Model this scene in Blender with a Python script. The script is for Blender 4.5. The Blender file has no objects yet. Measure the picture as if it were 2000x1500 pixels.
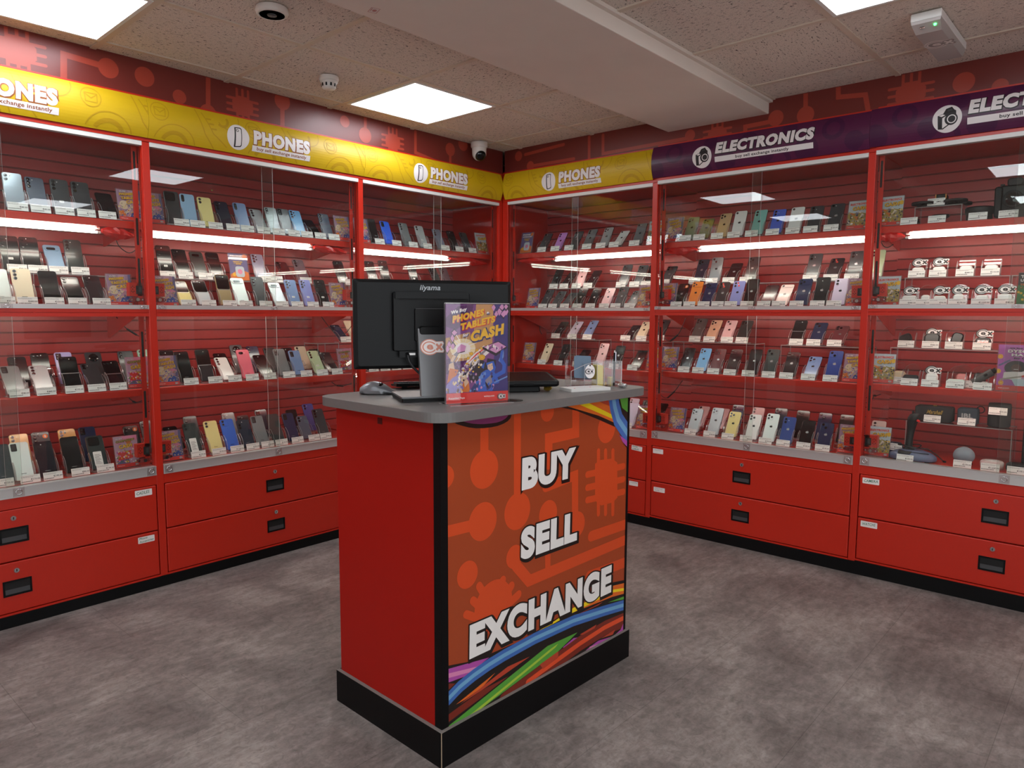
import bpy, bmesh, math, random
from math import sin, cos, pi, radians as RAD
from mathutils import Matrix, Vector
from mathutils.geometry import tessellate_polygon

random.seed(7)
scene = bpy.context.scene
COL = scene.collection

# ------------------------------------------------------------------ camera, world, exposure
CAM = Vector((-3.8464, -3.4901, 1.3260)); YAW, PITCH, ROLL, FPX = 0.7228, -0.0990, 0.0046, 1401.68
_f = Vector((cos(YAW)*cos(PITCH), sin(YAW)*cos(PITCH), sin(PITCH)))
_r = Vector((sin(YAW), -cos(YAW), 0.0)); _u = _r.cross(_f)
_r2 = _r*cos(ROLL) + _u*sin(ROLL); _u2 = -_r*sin(ROLL) + _u*cos(ROLL)
cd = bpy.data.cameras.new('camera'); cam = bpy.data.objects.new('camera', cd); COL.objects.link(cam)
cd.sensor_width = 36.0; cd.lens = FPX*36.0/2000.0; cd.clip_start = 0.05; cd.clip_end = 60
m = Matrix((_r2, _u2, -_f)).transposed().to_4x4(); m.translation = CAM
cam.matrix_world = m
scene.camera = cam

w = bpy.data.worlds.new('shop_ambient'); scene.world = w; w.use_nodes = True
w.node_tree.nodes['Background'].inputs[0].default_value = (0.9, 0.92, 1.0, 1)
w.node_tree.nodes['Background'].inputs[1].default_value = 2.2
scene.view_settings.view_transform = 'Standard'; scene.view_settings.look = 'None'
scene.view_settings.exposure = 0.36; scene.view_settings.gamma = 1.0
scene.view_settings.use_curve_mapping = False
PANEL_LIGHT = 9.0        # ceiling panels
TUBE_LIGHT = 18.0         # showcase tubes
try:
    scene.cycles.transparent_max_bounces = 40; scene.cycles.max_bounces = 8
    scene.cycles.diffuse_bounces = 4; scene.cycles.glossy_bounces = 4; scene.cycles.transmission_bounces = 6
    scene.cycles.sample_clamp_indirect = 6.0
except Exception: pass

# ------------------------------------------------------------------ materials
def lin(c): return c/12.92 if c <= 0.04045 else ((c+0.055)/1.055)**2.4
def rgb(h):
    h = h.lstrip('#'); return tuple(lin(int(h[i:i+2], 16)/255) for i in (0, 2, 4)) + (1.0,)
MATS = {}
def mat(name, hexcol, rough=0.5, metal=0.0, spec=0.5, coat=0.0, var=0.0, vscale=20.0, bump=0.0):
    if name in MATS: return MATS[name]
    M_ = bpy.data.materials.new(name); M_.use_nodes = True; nt = M_.node_tree; b = nt.nodes['Principled BSDF']
    b.inputs['Base Color'].default_value = rgb(hexcol); b.inputs['Roughness'].default_value = rough
    b.inputs['Metallic'].default_value = metal; b.inputs['Specular IOR Level'].default_value = spec
    b.inputs['Coat Weight'].default_value = coat; b.inputs['Coat Roughness'].default_value = 0.08
    if var or bump:
        tc = nt.nodes.new('ShaderNodeTexCoord'); n = nt.nodes.new('ShaderNodeTexNoise')
        n.inputs['Scale'].default_value = vscale; n.inputs['Detail'].default_value = 6
        nt.links.new(tc.outputs['Object'], n.inputs['Vector'])
        if var:
            r = nt.nodes.new('ShaderNodeValToRGB'); c = rgb(hexcol)
            r.color_ramp.elements[0].position = .3; r.color_ramp.elements[1].position = .7
            r.color_ramp.elements[0].color = tuple(x*(1-var) for x in c[:3])+(1,)
            r.color_ramp.elements[1].color = tuple(min(1, x*(1+var)) for x in c[:3])+(1,)
            nt.links.new(n.outputs['Fac'], r.inputs['Fac']); nt.links.new(r.outputs['Color'], b.inputs['Base Color'])
        if bump:
            bp = nt.nodes.new('ShaderNodeBump'); bp.inputs['Strength'].default_value = bump; bp.inputs['Distance'].default_value = .002
            nt.links.new(n.outputs['Fac'], bp.inputs['Height']); nt.links.new(bp.outputs['Normal'], b.inputs['Normal'])
    MATS[name] = M_; return M_
def emit(name, hexcol, strength):
    M_ = bpy.data.materials.new(name); M_.use_nodes = True; nt = M_.node_tree
    b = nt.nodes['Principled BSDF']; b.inputs['Base Color'].default_value = (.8, .8, .8, 1)
    b.inputs['Emission Color'].default_value = rgb(hexcol); b.inputs['Emission Strength'].default_value = strength
    MATS[name] = M_; return M_
def clear(name, tint, f0, rough=0.0, white=0.0):
    """thin clear sheet: light passes straight through, facing-dependent mirror reflection, optional milky part"""
    M_ = bpy.data.materials.new(name); M_.use_nodes = True; nt = M_.node_tree
    for n in list(nt.nodes): nt.nodes.remove(n)
    out = nt.nodes.new('ShaderNodeOutputMaterial'); tr = nt.nodes.new('ShaderNodeBsdfTransparent')
    tr.inputs['Color'].default_value = rgb(tint)
    gl = nt.nodes.new('ShaderNodeBsdfGlossy'); gl.inputs['Roughness'].default_value = rough
    lw = nt.nodes.new('ShaderNodeLayerWeight'); lw.inputs['Blend'].default_value = 0.5
    p = nt.nodes.new('ShaderNodeMath'); p.operation = 'POWER'; p.inputs[1].default_value = 5.0
    nt.links.new(lw.outputs['Facing'], p.inputs[0])
    ma = nt.nodes.new('ShaderNodeMath'); ma.operation = 'MULTIPLY_ADD'; ma.inputs[1].default_value = 1-f0; ma.inputs[2].default_value = f0
    nt.links.new(p.outputs[0], ma.inputs[0])
    mx = nt.nodes.new('ShaderNodeMixShader'); nt.links.new(ma.outputs[0], mx.inputs['Fac'])
    base = tr
    if white:
        d = nt.nodes.new('ShaderNodeBsdfTranslucent'); d.inputs['Color'].default_value = (.9, .9, .9, 1)
        df = nt.nodes.new('ShaderNodeBsdfDiffuse'); df.inputs['Color'].default_value = (.9, .9, .9, 1)
        m1 = nt.nodes.new('ShaderNodeMixShader'); m1.inputs['Fac'].default_value = .5
        nt.links.new(d.outputs[0], m1.inputs[1]); nt.links.new(df.outputs[0], m1.inputs[2])
        m2 = nt.nodes.new('ShaderNodeMixShader'); m2.inputs['Fac'].default_value = white
        nt.links.new(tr.outputs[0], m2.inputs[1]); nt.links.new(m1.outputs[0], m2.inputs[2]); base = m2
    nt.links.new(base.outputs[0], mx.inputs[1]); nt.links.new(gl.outputs[0], mx.inputs[2])
    nt.links.new(mx.outputs[0], out.inputs['Surface'])
    MATS[name] = M_; return M_

RED = mat('red_powder_coat', '#bd2410', .36, var=.04, vscale=300)
REDSLAT = mat('red_slatwall_laminate', '#b33a38', .32, var=.03, vscale=5)
REDSIDE = mat('counter_red_laminate', '#a61408', .5, spec=.25)
BLACK = mat('black_laminate', '#060607', .5, spec=.22)
BLKP = mat('black_plastic', '#060607', .42, spec=.25)
BLKG = mat('black_gloss', '#060607', .12)
DARKP = mat('dark_grey_plastic', '#3a3a3c', .45)
ALU = mat('brushed_aluminium', '#c9c5c2', .38, metal=.55)
WHITEP = mat('white_plastic', '#dcdad6', .4)
CHROME = mat('chrome', '#d8d8da', .15, metal=1.0)
PAPER = mat('white_paper', '#efeae6', .7)
INK = mat('print_ink', '#2a2628', .7)
INKG = mat('green_marker_ink', '#127050', .7)
INKGREY = mat('grey_print', '#8d8684', .7)
GLASS = clear('door_glass', '#f8fbf9', .03, 0, .008)
GLASSEDGE = clear('glass_edge', '#dcefe6', .08, .1, .6)
ACR = clear('clear_acrylic', '#fbf8f8', .045)
ACREDGE = clear('acrylic_edge', '#f3efee', .12, .08, .42)
LENS = mat('camera_lens_glass', '#050507', .06, coat=.5)

# ------------------------------------------------------------------ mesh builder
class MB:
    def __init__(s): s.v = []; s.f = []; s.mi = []; s.sm = []; s.M = Matrix.Identity(4)
    def add(s, verts, faces, mi=0, smooth=False):
        o = len(s.v)
        for p in verts: s.v.append(tuple(s.M @ Vector(p)))
        for fc in faces: s.f.append(tuple(o+i for i in fc)); s.mi.append(mi); s.sm.append(smooth)
        return s
    def box(s, x0, x1, y0, y1, z0, z1, mi=0):
        v = [(x, y, z) for z in (z0, z1) for y in (y0, y1) for x in (x0, x1)]
        return s.add(v, [(0, 2, 3, 1), (4, 5, 7, 6), (0, 1, 5, 4), (2, 6, 7, 3), (0, 4, 6, 2), (1, 3, 7, 5)], mi)
    def pane(s, x0, x1, y0, y1, z0, z1, mi, edge):
        """thin sheet: its two broad faces get material mi, the narrow ones the edge material"""
        v = [(x, y, z) for z in (z0, z1) for y in (y0, y1) for x in (x0, x1)]
        F = {'z': [(0, 2, 3, 1), (4, 5, 7, 6)], 'y': [(0, 1, 5, 4), (2, 6, 7, 3)], 'x': [(0, 4, 6, 2), (1, 3, 7, 5)]}
        thin = min((x1-x0, 'x'), (y1-y0, 'y'), (z1-z0, 'z'))[1]
        for k, fs in F.items(): s.add(v, fs, mi if k == thin else edge)
        return s
    def lathe(s, prof, n=24, mi=0, smooth=True, c=(0, 0, 0)):
        v = []; f = []
        for (r, z) in prof:
            for k in range(n): a = 2*pi*k/n; v.append((c[0]+r*cos(a), c[1]+r*sin(a), c[2]+z))
        for i in range(len(prof)-1):
            for k in range(n): k2 = (k+1) % n; f.append((i*n+k, i*n+k2, (i+1)*n+k2, (i+1)*n+k))
        s.add(v, f, mi, smooth)
        if prof[0][0] > 1e-6: s.add(v[:n], [tuple(range(n-1, -1, -1))], mi)
        if prof[-1][0] > 1e-6: s.add(v[-n:], [tuple(range(n))], mi)
        return s
    def cyl(s, p0, p1, r0, r1=None, n=16, mi=0, smooth=True):
        r1 = r0 if r1 is None else r1
        p0 = Vector(p0); p1 = Vector(p1); d = p1-p0; L = d.length
        q = d.to_track_quat('Z', 'Y').to_matrix().to_4x4(); q.translation = p0
        o = s.M.copy(); s.M = s.M @ q; s.lathe([(r0, 0), (r1, L)], n, mi, smooth); s.M = o; return s
    def tube(s, pts, r, n=8, mi=0):
        pts = [Vector(p) for p in pts]; v = []; f = []
        for i, p in enumerate(pts):
            d = (pts[min(i+1, len(pts)-1)]-pts[max(i-1, 0)]).normalized()
            a = d.orthogonal().normalized() if i == 0 else (a - d*a.dot(d)).normalized()
            b = d.cross(a)
            for k in range(n): t = 2*pi*k/n; v.append(p+(a*cos(t)+b*sin(t))*r)
        for i in range(len(pts)-1):
            for k in range(n): k2 = (k+1) % n; f.append((i*n+k, i*n+k2, (i+1)*n+k2, (i+1)*n+k))
        s.add(v, f, mi, True); s.add(v[:n], [tuple(range(n-1, -1, -1))], mi); s.add(v[-n:], [tuple(range(n))], mi); return s
    def prism(s, poly, z0, z1, mi=0, side=None, smooth=False):
        side = mi if side is None else side
        n = len(poly); v = [(x, y, z0) for x, y in poly]+[(x, y, z1) for x, y in poly]
        t = tessellate_polygon([[Vector((x, y, 0)) for x, y in poly]])
        A = sum(poly[i][0]*poly[(i+1) % n][1]-poly[(i+1) % n][0]*poly[i][1] for i in range(n))
        up = []
        for a, b, c in t:
            cr = (poly[b][0]-poly[a][0])*(poly[c][1]-poly[a][1])-(poly[b][1]-poly[a][1])*(poly[c][0]-poly[a][0])
            up.append((a, b, c) if cr > 0 else (a, c, b))
        s.add(v, [tuple(i+n for i in q) for q in up]+[tuple(reversed(q)) for q in up], mi)
        if A > 0: sd = [(i, (i+1) % n, n+(i+1) % n, n+i) for i in range(n)]
        else: sd = [((i+1) % n, i, n+i, n+(i+1) % n) for i in range(n)]
        return s.add(v, sd, side, smooth)
    def loft(s, loops, mi=0, smooth=True, cap0=True, cap1=True):
        n = len(loops[0]); v = [p for L in loops for p in L]; f = []
        for i in range(len(loops)-1):
            for k in range(n): k2 = (k+1) % n; f.append((i*n+k, i*n+k2, (i+1)*n+k2, (i+1)*n+k))
        s.add(v, f, mi, smooth)
        if cap0: s.add(loops[0], [tuple(range(n-1, -1, -1))], mi)
        if cap1: s.add(loops[-1], [tuple(range(n))], mi)
        return s
    def mesh(s, name, mats, bevel=0.0, seg=2):
        me = bpy.data.meshes.new(name); me.from_pydata(s.v, [], s.f)
        for m_ in (mats if isinstance(mats, (list, tuple)) else [mats]): me.materials.append(m_)
        me.polygons.foreach_set('material_index', s.mi); me.polygons.foreach_set('use_smooth', s.sm)
        if bevel:
            bm = bmesh.new(); bm.from_mesh(me); bmesh.ops.remove_doubles(bm, verts=bm.verts, dist=1e-6)
            ed = [e for e in bm.edges if len(e.link_faces) == 2 and e.calc_face_angle(0) > .6]
            bmesh.ops.bevel(bm, geom=ed, offset=bevel, segments=seg, profile=.5, affect='EDGES', clamp_overlap=True)
            bm.to_mesh(me); bm.free()
        me.update(); return me
    def obj(s, name, mats, parent=None, bevel=0.0, seg=2):
        return link(name, s.mesh(name, mats, bevel, seg), parent)
def link(name, data, parent=None):
    o = bpy.data.objects.new(name, data); COL.objects.link(o)
    if parent is not None: o.parent = parent
    return o
def tag(o, label, cat, group=None):
    o['label'] = label; o['category'] = cat
    if group: o['group'] = group
    return o
def thing(name, label, cat, loc=(0, 0, 0), rz=0.0, group=None):
    o = link(name, None); o.location = loc; o.rotation_euler = (0, 0, rz); o.empty_display_size = .05
    return tag(o, label, cat, group)
def struct(o): o['kind'] = 'structure'; return o
def rrect(x0, x1, y0, y1, r, n=5):
    pts = []
    for cx, cy, a0 in ((x1-r, y0+r, -pi/2), (x1-r, y1-r, 0), (x0+r, y1-r, pi/2), (x0+r, y0+r, pi)):
        for k in range(n+1): a = a0+pi/2*k/n; pts.append((cx+r*cos(a), cy+r*sin(a)))
    return pts
def ell(cx, cy, rx, ry=None, n=24, a0=0, a1=2*pi):
    ry = rx if ry is None else ry
    full = abs(a1-a0-2*pi) < 1e-6; m_ = n if full else n-1
    return [(cx+rx*cos(a0+(a1-a0)*k/m_), cy+ry*sin(a0+(a1-a0)*k/m_)) for k in range(n)]

# wall frames: s runs to the viewer's right along a wall, d into the wall, z up
def wallM(side):
    return Matrix.Identity(4) if side == 'L' else Matrix(((0, 1, 0, 0), (-1, 0, 0, 0), (0, 0, 1, 0), (0, 0, 0, 1)))
def W(side, s, d, z): return Vector((s, d, z)) if side == 'L' else Vector((d, -s, z))
def RZ(side): return 0.0 if side == 'L' else -pi/2
CABS = {'A': ('L', -3.613, 1.20, 0.0), 'B': ('L', -2.413, 1.20, 0.0), 'C': ('L', -1.213, 1.213, 0.0),
        'D': ('R', 0.0, 1.247, .006), 'E': ('R', 1.247, 1.20, .014), 'F': ('R', 2.447, 1.20, .020)}
TUBES = {'A': (.09, 1.0), 'B': (.043, .913), 'C': (.02, .783), 'D': (.396, 1.195), 'E': (.226, 1.138), 'F': (.137, 1.08)}

# ------------------------------------------------------------------ flat print: text and shapes
_TC = {}
def text_mesh(st, off=0.0, res=3, sp=.03):
    k = (st, off, res, sp)
    if k in _TC: return _TC[k]
    cu = bpy.data.curves.new('txt', 'FONT'); cu.body = st; cu.size = 1; cu.offset = off; cu.resolution_u = res; cu.space_character = 1.0+sp*2
    o = bpy.data.objects.new('txt', cu); COL.objects.link(o)
    me = bpy.data.meshes.new_from_object(o.evaluated_get(bpy.context.evaluated_depsgraph_get()))
    v = [(p.co.x, p.co.y) for p in me.vertices]; f = [tuple(p.vertices) for p in me.polygons]
    bpy.data.objects.remove(o); bpy.data.curves.remove(cu); bpy.data.meshes.remove(me)
    _TC[k] = (v, f); return _TC[k]
_TI = {}
def text_islands(st, off, res, sp):
    """0/1 per vertex, alternating from letter to letter so that touching outlines never lie in one plane"""
    k = (st, off, res, sp)
    if k in _TI: return _TI[k]
    v, f = text_mesh(*k); par = list(range(len(v)))
    def find(i):
        while par[i] != i: par[i] = par[par[i]]; i = par[i]
        return i
    for fc in f:
        for i in fc[1:]: par[find(i)] = find(fc[0])
    mn = {}
    for i, p in enumerate(v): r = find(i); mn[r] = min(mn.get(r, 1e9), p[0])
    od = {r: n % 2 for n, r in enumerate(sorted(mn, key=mn.get))}
    _TI[k] = [od[find(i)] for i in range(len(v))]; return _TI[k]
class Art:
    """collects flat coloured shapes in print coordinates; fn(u, v, layer) gives the place on the printed thing"""
    def __init__(s, clip=None, step=None): s.t = []; s.clip = clip; s.L = 0
    def _clip(s, poly):
        if not s.clip: return poly
        x0, x1, y0, y1 = s.clip
        for ax, val, sg in ((0, x0, 1), (0, x1, -1), (1, y0, 1), (1, y1, -1)):
            out = []
            for i in range(len(poly)):
                a, b = poly[i-1], poly[i]; ia = (a[ax]-val)*sg >= 0; ib = (b[ax]-val)*sg >= 0
                if ia != ib:
                    t = (val-a[ax])/(b[ax]-a[ax]); out.append((a[0]+(b[0]-a[0])*t, a[1]+(b[1]-a[1])*t))
                if ib: out.append(b)
            poly = out
            if len(poly) < 3: return []
        return poly
    def _put(s, pts, mi):
        pts = s._clip(pts)
        if len(pts) < 3: return
        for a, b, c in tessellate_polygon([[Vector((x, y, 0)) for x, y in pts]]): s.t.append((pts[a], pts[b], pts[c], mi, s.L))
    def poly(s, pts, mi): s.L += 1; s._put(pts, mi); return s
    def rect(s, x0, x1, y0, y1, mi): return s.poly([(x0, y0), (x1, y0), (x1, y1), (x0, y1)], mi)
    def circ(s, x, y, r, mi, ry=None, n=28): return s.poly(ell(x, y, r, ry, n), mi)
    def ring(s, x, y, r, wd, mi, n=28, a0=0.0, a1=2*pi, ry=None):
        s.L += 1; k = (ry or r)/r
        for i in range(n):
            s._put([(x+q*cos(t), y+q*sin(t)*k) for t, q in ((a0+(a1-a0)*i/n, r), (a0+(a1-a0)*(i+1)/n, r), (a0+(a1-a0)*(i+1)/n, r-wd), (a0+(a1-a0)*i/n, r-wd))], mi)
        return s
    def line(s, pts, wd, mi, caps=True):
        """mitred ribbon, no overlaps, half-round ends"""
        s.L += 1; P = [Vector(p) for p in pts]; h = wd/2; N = []
        D = [(P[i+1]-P[i]).normalized() for i in range(len(P)-1)]
        for i in range(len(P)):
            if i == 0: n = Vector((-D[0].y, D[0].x))
            elif i == len(P)-1: n = Vector((-D[-1].y, D[-1].x))
            else:
                n0 = Vector((-D[i-1].y, D[i-1].x)); n1 = Vector((-D[i].y, D[i].x)); n = (n0+n1).normalized(); n = n/max(.35, n.dot(n1))
            N.append(n*h)
        for i in range(len(P)-1): s._put([tuple(P[i]-N[i]), tuple(P[i+1]-N[i+1]), tuple(P[i+1]+N[i+1]), tuple(P[i]+N[i])], mi)
        if caps:
            for p, d in ((P[0], -D[0]), (P[-1], D[-1])):
                a = math.atan2(d.y, d.x); s._put(ell(p.x, p.y, h, n=8, a0=a-pi/2, a1=a+pi/2), mi)
        return s
    def text(s, st, x, y, h, passes, width=None, shear=0.0, rot=0.0, res=3, align='l', stretch=1.0):
        """passes: [(offset, material, dx, dy)], last one on top; the first-fit box is the last pass"""
        ref = passes[-1][0]; v, f = text_mesh(st, ref, res, ref); H, _ = text_mesh('H', ref, 2, ref)
        y0 = min(p[1] for p in H); hh = max(p[1] for p in H)-y0; x0 = min(p[0] for p in v); x1 = max(p[0] for p in v)
        ky = h/hh; kx = (width/(x1-x0)) if width else ky*stretch
        wd = (x1-x0)*kx; ox = {'l': 0, 'c': -wd/2, 'r': -wd}[align]
        for off, mi, dx, dy in passes:
            v, f = text_mesh(st, off, res, ref); s.L += 1; q = []; isl = text_islands(st, off, res, ref)
            for (a, b) in v:
                X = (a-x0)*kx+ox+dx; Y = (b-y0)*ky+dy; X += Y*shear
                q.append((x+X*cos(rot)-Y*sin(rot), y+X*sin(rot)+Y*cos(rot)))
            L0 = s.L
            for fc in f:
                s.L = L0+isl[fc[0]]
                if s.clip: s._put([q[i] for i in fc], mi)
                else:
                    for i in range(1, len(fc)-1): s.t.append((q[fc[0]], q[fc[i]], q[fc[i+1]], mi, s.L))
            s.L = L0+1
        return wd
    def emit(s, mb, fn, lift=4e-5, base=4e-5, cuts=None):
        bym = {}
        for a, b, c, mi, L in s.t: bym.setdefault((mi, L), []).append((a, b, c))
        for (mi, L), ts in bym.items():
            if cuts:
                bm = bmesh.new()
                for t in ts: bm.faces.new([bm.verts.new((p[0], p[1], 0)) for p in t])
                for cv in cuts: bmesh.ops.bisect_plane(bm, geom=bm.verts[:]+bm.edges[:]+bm.faces[:], plane_co=(0, cv, 0), plane_no=(0, 1, 0))
                bm.verts.index_update(); v = [(p.co.x, p.co.y) for p in bm.verts]; f = [tuple(q.index for q in fc.verts) for fc in bm.faces]; bm.free()
            else:
                v = [p for t in ts for p in t]; f = [(3*i, 3*i+1, 3*i+2) for i in range(len(ts))]
            g = []
            for fc in f:
                A = sum(v[fc[i]][0]*v[fc[(i+1) % len(fc)]][1]-v[fc[(i+1) % len(fc)]][0]*v[fc[i]][1] for i in range(len(fc)))
                g.append(fc if A > 0 else tuple(reversed(fc)))
            mb.add([fn(x, y, base+L*lift) for x, y in v], g, mi)
        return mb
def cex_logo(A, x, y, h, dark, light, red=None, line=1.0):
    """rounded outlined blob: a big C holding a small e, joined to an X"""
    red = dark if red is None else red
    def blob(k, col, q):
        A.circ(x, y, h*.60*k+q, col, ry=h*.5*k+q)
        A.poly([(x+.38*h, y+.34*h*k), (x+.86*h+q, y+.36*h*k), (x+.93*h+q, y+.24*h*k), (x+.80*h, y), (x+.93*h+q, y-.24*h*k), (x+.86*h+q, y-.36*h*k), (x+.38*h, y-.34*h*k)], col)
    blob(1.0, dark, 0); blob(1.0-.13*line, light, -.02*h)
    A.ring(x-.02*h, y, h*.46, h*.095, dark, n=24, ry=h*.36, a0=.55, a1=2*pi-.55)
    A.text('e', x-h*.19, y-h*.16, h*.46, [(.035, dark, 0, 0)], width=h*.42, res=2)
    A.line([(x+.42*h, y+.19*h), (x+.78*h, y-.20*h)], h*.14, dark, caps=False); A.line([(x+.42*h, y-.19*h), (x+.78*h, y+.20*h)], h*.14, dark, caps=False)
    if red != dark: A.circ(x+.82*h, y, h*.075, red, n=12)
# ------------------------------------------------------------------ room shell
H = 2.4506; XW = .54; XB, YB = -6.2, -6.0          # ceiling height, wall planes, far walls behind the camera
def floor_mat():
    M_ = bpy.data.materials.new('stone_vinyl_floor'); M_.use_nodes = True; nt = M_.node_tree; b = nt.nodes['Principled BSDF']; Lk = nt.links.new
    tc = nt.nodes.new('ShaderNodeTexCoord')
    def noise(sc, det, rough, dist=0.0):
        n = nt.nodes.new('ShaderNodeTexNoise'); n.inputs['Scale'].default_value = sc; n.inputs['Detail'].default_value = det
        n.inputs['Roughness'].default_value = rough; n.inputs['Distortion'].default_value = dist; Lk(tc.outputs['Object'], n.inputs['Vector']); return n
    def ramp(src, stops):
        r = nt.nodes.new('ShaderNodeValToRGB'); e = r.color_ramp.elements
        e[0].position, e[0].color = stops[0][0], rgb(stops[0][1]); e[1].position, e[1].color = stops[-1][0], rgb(stops[-1][1])
        for p, c in stops[1:-1]: q = e.new(p); q.color = rgb(c)
        Lk(src, r.inputs['Fac']); return r
    big = ramp(noise(2.6, 9, .62, .6).outputs['Fac'], [(.30, '#6d6663'), (.5, '#8f8884'), (.72, '#b3aca7')])
    fine = ramp(noise(34, 10, .72, 1.2).outputs['Fac'], [(.35, '#6a6562'), (.55, '#ffffff'), (.8, '#ffffff')])
    mx = nt.nodes.new('ShaderNodeMixRGB'); mx.blend_type = 'MULTIPLY'; mx.inputs['Fac'].default_value = .38
    Lk(big.outputs['Color'], mx.inputs[1]); Lk(fine.outputs['Color'], mx.inputs[2])
    st = nt.nodes.new('ShaderNodeMapping'); st.inputs['Scale'].default_value = (5, 16, 1); st.inputs['Rotation'].default_value = (0, 0, .5)
    Lk(tc.outputs['Object'], st.inputs['Vector']); n3 = nt.nodes.new('ShaderNodeTexNoise'); n3.inputs['Scale'].default_value = 2.0; n3.inputs['Detail'].default_value = 8
    n3.inputs['Roughness'].default_value = .7; Lk(st.outputs[0], n3.inputs['Vector'])
    r3 = ramp(n3.outputs['Fac'], [(.38, '#a8a3a0'), (.5, '#d0ccca'), (.66, '#ffffff')])
    m2 = nt.nodes.new('ShaderNodeMixRGB'); m2.blend_type = 'MULTIPLY'; m2.inputs['Fac'].default_value = .55
    Lk(mx.outputs[0], m2.inputs[1]); Lk(r3.outputs['Color'], m2.inputs[2])
    bk = nt.nodes.new('ShaderNodeTexBrick'); bk.inputs['Scale'].default_value = 1.0; bk.inputs['Mortar Size'].default_value = .0012
    bk.inputs['Brick Width'].default_value = .92; bk.inputs['Row Height'].default_value = .46; bk.inputs['Mortar Smooth'].default_value = .1
    for i, c in ((1, '#ffffff'), (2, '#e9e6e4'), (3, '#8f8a87')): bk.inputs['Color%d' % i if i < 3 else 'Mortar'].default_value = rgb(c)
    Lk(tc.outputs['Object'], bk.inputs['Vector'])
    m3 = nt.nodes.new('ShaderNodeMixRGB'); m3.blend_type = 'MULTIPLY'; m3.inputs['Fac'].default_value = .5
    Lk(m2.outputs[0], m3.inputs[1]); Lk(bk.outputs['Color'], m3.inputs[2])
    Lk(m3.outputs[0], b.inputs['Base Color']); b.inputs['Roughness'].default_value = .55; b.inputs['Specular IOR Level'].default_value = .35
    return M_
def tile_mat():
    """mineral-fibre ceiling tile: short dark fissures whose direction turns from tile to tile"""
    M_ = bpy.data.materials.new('fissured_ceiling_tile'); M_.use_nodes = True; nt = M_.node_tree; b = nt.nodes['Principled BSDF']; Lk = nt.links.new
    tc = nt.nodes.new('ShaderNodeTexCoord'); sp = nt.nodes.new('ShaderNodeSeparateXYZ'); Lk(tc.outputs['Object'], sp.inputs[0])
    def mth(op, a, b_=None):
        n = nt.nodes.new('ShaderNodeMath'); n.operation = op
        for i, q in enumerate((a, b_)):
            if q is None: continue
            if isinstance(q, (int, float)): n.inputs[i].default_value = q
            else: Lk(q, n.inputs[i])
        return n.outputs[0]
    fx = mth('FLOOR', mth('DIVIDE', sp.outputs['X'], .598)); fy = mth('FLOOR', mth('DIVIDE', sp.outputs['Y'], .598))
    par = mth('MODULO', mth('ADD', mth('ADD', fx, fy), 100.0), 2.0)
    facs = []
    for sc in ((52, 170, 1), (170, 52, 1)):
        mp = nt.nodes.new('ShaderNodeMapping'); mp.inputs['Scale'].default_value = sc; Lk(tc.outputs['Object'], mp.inputs['Vector'])
        n = nt.nodes.new('ShaderNodeTexNoise'); n.inputs['Scale'].default_value = 1.0; n.inputs['Detail'].default_value = 3; n.inputs['Roughness'].default_value = .6
        n.inputs['Distortion'].default_value = .8; Lk(mp.outputs[0], n.inputs['Vector']); facs.append(n.outputs['Fac'])
    mx = nt.nodes.new('ShaderNodeMix'); mx.data_type = 'FLOAT'; Lk(par, mx.inputs[0]); Lk(facs[0], mx.inputs[2]); Lk(facs[1], mx.inputs[3])
    r = nt.nodes.new('ShaderNodeValToRGB'); e = r.color_ramp.elements
    e[0].position = .352; e[0].color = rgb('#4d4643'); e[1].position = .402; e[1].color = rgb('#e0d2c6')
    Lk(mx.outputs[0], r.inputs['Fac'])
    n2 = nt.nodes.new('ShaderNodeTexNoise'); n2.inputs['Scale'].default_value = 260; n2.inputs['Detail'].default_value = 2; Lk(tc.outputs['Object'], n2.inputs['Vector'])
    r2 = nt.nodes.new('ShaderNodeValToRGB'); r2.color_ramp.elements[0].position = .3; r2.color_ramp.elements[0].color = rgb('#b9b3b0'); r2.color_ramp.elements[1].position = .6; r2.color_ramp.elements[1].color = (1, 1, 1, 1)
    Lk(n2.outputs['Fac'], r2.inputs['Fac'])
    m2 = nt.nodes.new('ShaderNodeMixRGB'); m2.blend_type = 'MULTIPLY'; m2.inputs['Fac'].default_value = .6
    Lk(r.outputs['Color'], m2.inputs[1]); Lk(r2.outputs['Color'], m2.inputs[2]); Lk(m2.outputs[0], b.inputs['Base Color'])
    b.inputs['Roughness'].default_value = .9; b.inputs['Specular IOR Level'].default_value = .2
    bp = nt.nodes.new('ShaderNodeBump'); bp.inputs['Strength'].default_value = .35; bp.inputs['Distance'].default_value = .003
    Lk(mx.outputs[0], bp.inputs['Height']); Lk(bp.outputs['Normal'], b.inputs['Normal'])
    return M_
FASCIA = mat('fascia_dark_red_print', '#6b2620', .34)
FASCIA2 = mat('fascia_light_red_print', '#9c3a2a', .34)
WALLM = mat('painted_wall', '#b8302a', .6); WALLB = mat('painted_back_wall', '#d8d0ca', .7)
PLASTER = mat('painted_plasterboard', '#d8cabf', .75, var=.02, vscale=6)
TBAR = mat('ceiling_grid_paint', '#c9b6a4', .5)

struct(MB().box(XB, XW, YB, XW, -.05, 0).obj('floor', floor_mat()))
gth = -.0225; G0 = Vector((-2.6475, -.7082, H)); GS = .598
gM = Matrix.Translation(G0) @ Matrix.Rotation(gth, 4, 'Z')
GYR = -2.4646-(-.7082)                      # row offset of the tiles beyond the beam
co = MB().box(-8, 4.2, -8.2, 2.2, 0.004, .03).obj('ceiling', tile_mat()); co.matrix_world = gM; struct(co)
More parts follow.
